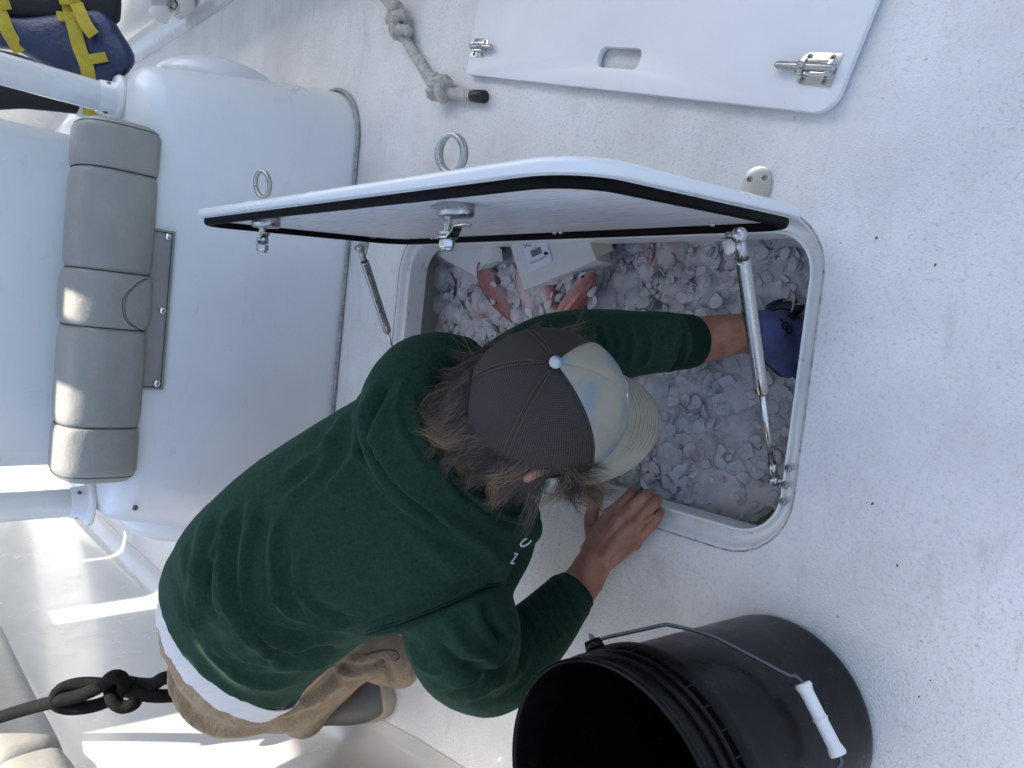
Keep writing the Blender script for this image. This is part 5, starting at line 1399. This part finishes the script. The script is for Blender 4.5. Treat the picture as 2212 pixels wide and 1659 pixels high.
    marks = [[(1682, 688), (1690, 694), (1695, 700)], [(1692, 696), (1700, 698), (1703, 706), (1697, 712), (1690, 707), (1692, 697)], [(1697, 712), (1700, 720), (1696, 726)], [(1704, 704), (1710, 712), (1706, 722)], [(1700, 716), (1708, 722)], [(1697, 702), (1699, 708)],
             [(1704, 680), (1712, 690)], [(1708, 678), (1717, 688)], [(1713, 676), (1722, 687)], [(1702, 684), (1716, 674)], [(1713, 692), (1726, 686)], [(1718, 676), (1728, 690)]]
    ps = [q for q in (pr(mk, .0016) for mk in marks) if q]
    if ps: v, f = merge(ps); obj("glove_print", v, f, M['print'], gl, smooth=False)
    # ---------------- cap
    cap = thing_part("cap", root, HC)
    RF, RS, RU = 0.1085, 0.0945, 0.1265
    def cp(th, ph, k=1.0):
        e = 1 + 0.02 * math.cos(2 * th)
        return HC + HUP * (RU * k * math.cos(th) + .002) + HF * (RF * k * e * math.sin(th) * math.cos(ph)) + HS * (RS * k * e * math.sin(th) * math.sin(ph))
    FA = 0.90
    def rim(ph):   # lower edge of the crown, with the snap-back arch at the back
        d = abs(((ph - math.pi + math.pi) % (2 * math.pi)) - math.pi); d = abs(math.pi - abs(((ph + math.pi) % (2 * math.pi)) - math.pi))
        arch = 0.46 * math.sqrt(max(0, 1 - (d / 0.42) ** 2)) if d < 0.42 else 0
        return 1.62 - arch
    def panel(p0, p1, name, mt, nu=60, nv=26):
        v = []; uv = []
        for i in range(nu + 1):
            ph = p0 + (p1 - p0) * i / nu
            for j in range(nv + 1):
                th = 0.03 + (rim(ph) - 0.03) * j / nv
                seam = min(abs(((ph - q + math.pi) % (2 * math.pi)) - math.pi) for q in (FA, -FA, 0, FA + (math.pi - FA) / 2, -FA - (math.pi - FA) / 2, math.pi))
                k = 1 - 0.012 * math.exp(-(seam * math.sin(th) / .028) ** 2) + 0.006 * math.sin(3 * ph + 2 * th) * math.sin(th)
                v.append(cp(th, ph, k)); uv.append((ph * RF * 8, th * RU * 8))
        f = [(i * (nv + 1) + j, (i + 1) * (nv + 1) + j, (i + 1) * (nv + 1) + j + 1, i * (nv + 1) + j + 1) for i in range(nu) for j in range(nv)]
        me = mesh(name, v, f); fix_normals(me)
        ul = me.uv_layers.new(name="UVMap")
        for lp in me.loops: ul.data[lp.index].uv = uv[lp.vertex_index]
        r = evaluated(me, [('SOLIDIFY', dict(thickness=0.0022, offset=-1))]); r.polygons.foreach_set("use_smooth", [True] * len(r.polygons)); return put(name, r, mt, cap)
    panel(-FA, FA, "front_panel", M['twill'], 40)
    panel(FA + .002, 2 * math.pi - FA - .002, "mesh_panel", M['capmesh'], 110, 34)
    def seamline(pts, name, mt, r=0.0009):
        v, f = tube(pts, r, 5); obj(name, v, f, mt, cap)
    for q in (FA, -FA, FA + (math.pi - FA) / 2, -FA - (math.pi - FA) / 2, math.pi):
        for off in (-.055, .055):
            tm = rim(q) - .02
            seamline([cp(th, q + off / max(.35, math.sin(th)) * .5, 1.003) for th in np.linspace(.12, tm, 40)], "stitching", M['capstitch'], .00045)
    for off in (-.05, 0, .05):
        seamline([cp(th, off / max(.35, math.sin(th)) * .5, 1.003) for th in np.linspace(.12, 1.35, 40)], "stitching", M['brim'], .00045)
    # bound edge of the snap-back arch and sweatband rim
    seamline([cp(rim(p), p, 1.0) for p in np.linspace(FA, 2 * math.pi - FA, 120)], "edge_binding", M['capmesh'], .0032)
    seamline([cp(1.66, p, 1.0) for p in np.linspace(math.pi - .45, math.pi + .45, 30)], "snap_strap", M['capmesh'], .006)
    seamline([cp(1.10 + .34 * (p / .42) ** 2 * .5, p, 1.006) for p in np.linspace(-.42, .42, 30)], "patch_edge", M['piping'], .0022)
    b = cp(0.0, 0, 1.0); v, f = xf(lathe([(.0072, -.002), (.0080, .001), (.0072, .0036), (.0045, .0052), (.0012, .0057)], 24), aim(b, HUP, HF)); obj("crown_button", v, f, M['button'], cap)
    # brim: curved visor
    def brim_pt(u, ph, lift=0.0):
        base = cp(1.55, ph, 1.0); ext = 0.050 * math.sqrt(max(0, 1 - (ph / 1.22) ** 2)) ** 0.9
        curve = -0.030 * (ph / 1.1) ** 2 * (0.35 + u * .65) - 0.014 * u
        return base + (HF * .98 + HS * math.sin(ph) * .12) * ext * u + HUP * (curve + lift)
    nu, nv = 48, 12; v = []
    for i in range(nu + 1):
        ph = -1.2 + 2.4 * i / nu
        for j in range(nv + 1): v.append(brim_pt(j / nv, ph))
    f = [(i * (nv + 1) + j, (i + 1) * (nv + 1) + j, (i + 1) * (nv + 1) + j + 1, i * (nv + 1) + j + 1) for i in range(nu) for j in range(nv)]
    me = mesh("brim", v, f); fix_normals(me); r = evaluated(me, [('SOLIDIFY', dict(thickness=0.004, offset=0)), ('SUBSURF', dict(levels=1))]); r.polygons.foreach_set("use_smooth", [True] * len(r.polygons)); br = put("brim", r, M['brim'], cap)
    for u in (.30, .42, .53, .64, .75, .86, .95):
        v, f = tube([brim_pt(u, p, .0021) for p in np.linspace(-1.1, 1.1, 50)], .00028, 5); obj("stitching", v, f, M['brimthread'], cap)
    # ---------------- hair
    hv, hf, hs = [], [], []
    hr = np.random.default_rng(11)
    def strand(P, wd, shade):
        o_ = len(hv); k = len(P)
        T = np.gradient(P, axis=0)
        for i in range(k):
            s_ = nrm(np.cross(T[i], nrm(CAM - P[i]) + hr.normal(0, .25, 3))); ww = wd * (1 - .8 * (i / (k - 1)) ** 1.5)
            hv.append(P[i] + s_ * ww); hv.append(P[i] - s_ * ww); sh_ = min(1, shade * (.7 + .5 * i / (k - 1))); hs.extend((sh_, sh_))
        for i in range(k - 1): hf.append((o_ + 2 * i, o_ + 2 * i + 1, o_ + 2 * i + 3, o_ + 2 * i + 2))
    # dark under-layer over the back of the head and the nape
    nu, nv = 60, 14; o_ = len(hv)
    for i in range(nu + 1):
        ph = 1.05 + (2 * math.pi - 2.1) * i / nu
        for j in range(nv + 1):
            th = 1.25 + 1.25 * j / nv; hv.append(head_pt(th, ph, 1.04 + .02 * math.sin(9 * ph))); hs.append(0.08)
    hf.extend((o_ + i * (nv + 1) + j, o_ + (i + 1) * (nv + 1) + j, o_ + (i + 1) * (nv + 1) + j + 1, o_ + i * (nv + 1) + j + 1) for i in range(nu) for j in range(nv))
    def lock(p0, d0, d1, L, n_s, spread, shade, curl):
        c1 = p0 + d0 * L * .45; c2 = c1 + d1 * L * .35; c3 = c2 + nrm(d1 + curl) * L * .35
        ax1 = nrm(np.cross(d1, hr.normal(0, 1, 3))); wv = hr.uniform(.003, .009); ph0 = hr.uniform(0, 6.28); fq = hr.uniform(4, 9)
        for s_ in range(n_s):
            o1 = hr.normal(0, 1, 3) * spread; o2 = o1 * hr.uniform(.5, 1.15) + hr.normal(0, 1, 3) * spread * .5; stop = hr.uniform(.72, 1.05); P = []
            for u in np.linspace(0, stop, 9):
                a_, b_ = 1 - u, u
                q = a_ ** 3 * p0 + 3 * a_ * a_ * b_ * c1 + 3 * a_ * b_ * b_ * c2 + b_ ** 3 * c3
                P.append(q + o1 * (1 - u) + o2 * u + ax1 * wv * math.sin(ph0 + fq * u) * u)
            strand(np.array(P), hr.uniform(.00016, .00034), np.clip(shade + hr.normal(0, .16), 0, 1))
    for c in range(520):
        ph = hr.uniform(1.15, 2 * math.pi - 1.15); th = hr.uniform(1.35, 2.15)
        p0 = head_pt(th, ph, 1.0); out = nrm(p0 - HC); tang = nrm(np.cross(HUP, out)); back = max(0., -math.cos(ph))
        tw = 0.8 * math.sin(2.3 * ph + 1.0) + hr.normal(0, .40)
        d0 = nrm(out * .55 - HUP * .5 + tang * tw * .5); d1 = nrm(-HUP * hr.uniform(.3, 1.0) + out * hr.uniform(-.3, .4) + tang * tw * 1.3 - HF * .35 * back)
        if ear_gap(p0) or ear_gap(p0 + d0 * .03) or ear_gap(p0 + d0 * .03 + d1 * .025): continue
        lock(p0, d0, d1, hr.uniform(.05, .095), 60, .0050, float(np.clip(hr.normal(.44, .26), .03, 1)), hr.normal(0, 1.3, 3))
    for c in range(90):      # flyaways
        ph = hr.uniform(1.0, 2 * math.pi - 1.0); p0 = head_pt(hr.uniform(1.4, 1.9), ph, 1.05); out = nrm(p0 - HC)
        if ear_gap(p0): continue
        lock(p0, nrm(out + hr.normal(0, .4, 3)), nrm(out + hr.normal(0, .7, 3) - HUP * .3), hr.uniform(.06, .10), 1, .001, .8, hr.normal(0, .8, 3))
    # long curl at the temple, sticking out beside the brim
    for c in range(46):
        p0 = HC + HF * hr.uniform(.022, .062) - IMU * hr.uniform(.072, .084) - HUP * hr.uniform(.0, .035)
        d0 = nrm(-IMU * hr.uniform(.3, .9) + HF * hr.uniform(.2, .7) + hr.normal(0, .2, 3)); d1 = nrm(HF * hr.uniform(.2, 1.0) - IMU * hr.uniform(-.3, .5) + hr.normal(0, .3, 3))
        lock(p0, d0, d1, hr.uniform(.035, .062), 34, .0032, float(np.clip(hr.normal(.66, .2), .1, 1)), hr.normal(0, .9, 3))
    for c in range(60):
        ph = math.pi + hr.uniform(-.42, .42); th0 = hr.uniform(1.05, 1.35)
        for s_ in range(14):
            P = [cp(th0 + hr.normal(0, .02) + .075 * i, ph + hr.normal(0, .02) + .01 * i * hr.normal(0, 1), .975 + .008 * hr.random()) for i in range(8)]
            strand(np.array(P), .0005, np.clip(hr.normal(.6, .18), 0, 1))
    me = mesh("hair", hv, hf); at = me.attributes.new("shade", 'FLOAT', 'POINT'); at.data.foreach_set("value", np.array(hs, dtype=np.float32))
    put("hair", me, M['hair'], root)
def ear_gap(p):
    q = pix(p); return abs(q[0] - 1190) < 20 and 1000 < q[1] < 1075
build_person()
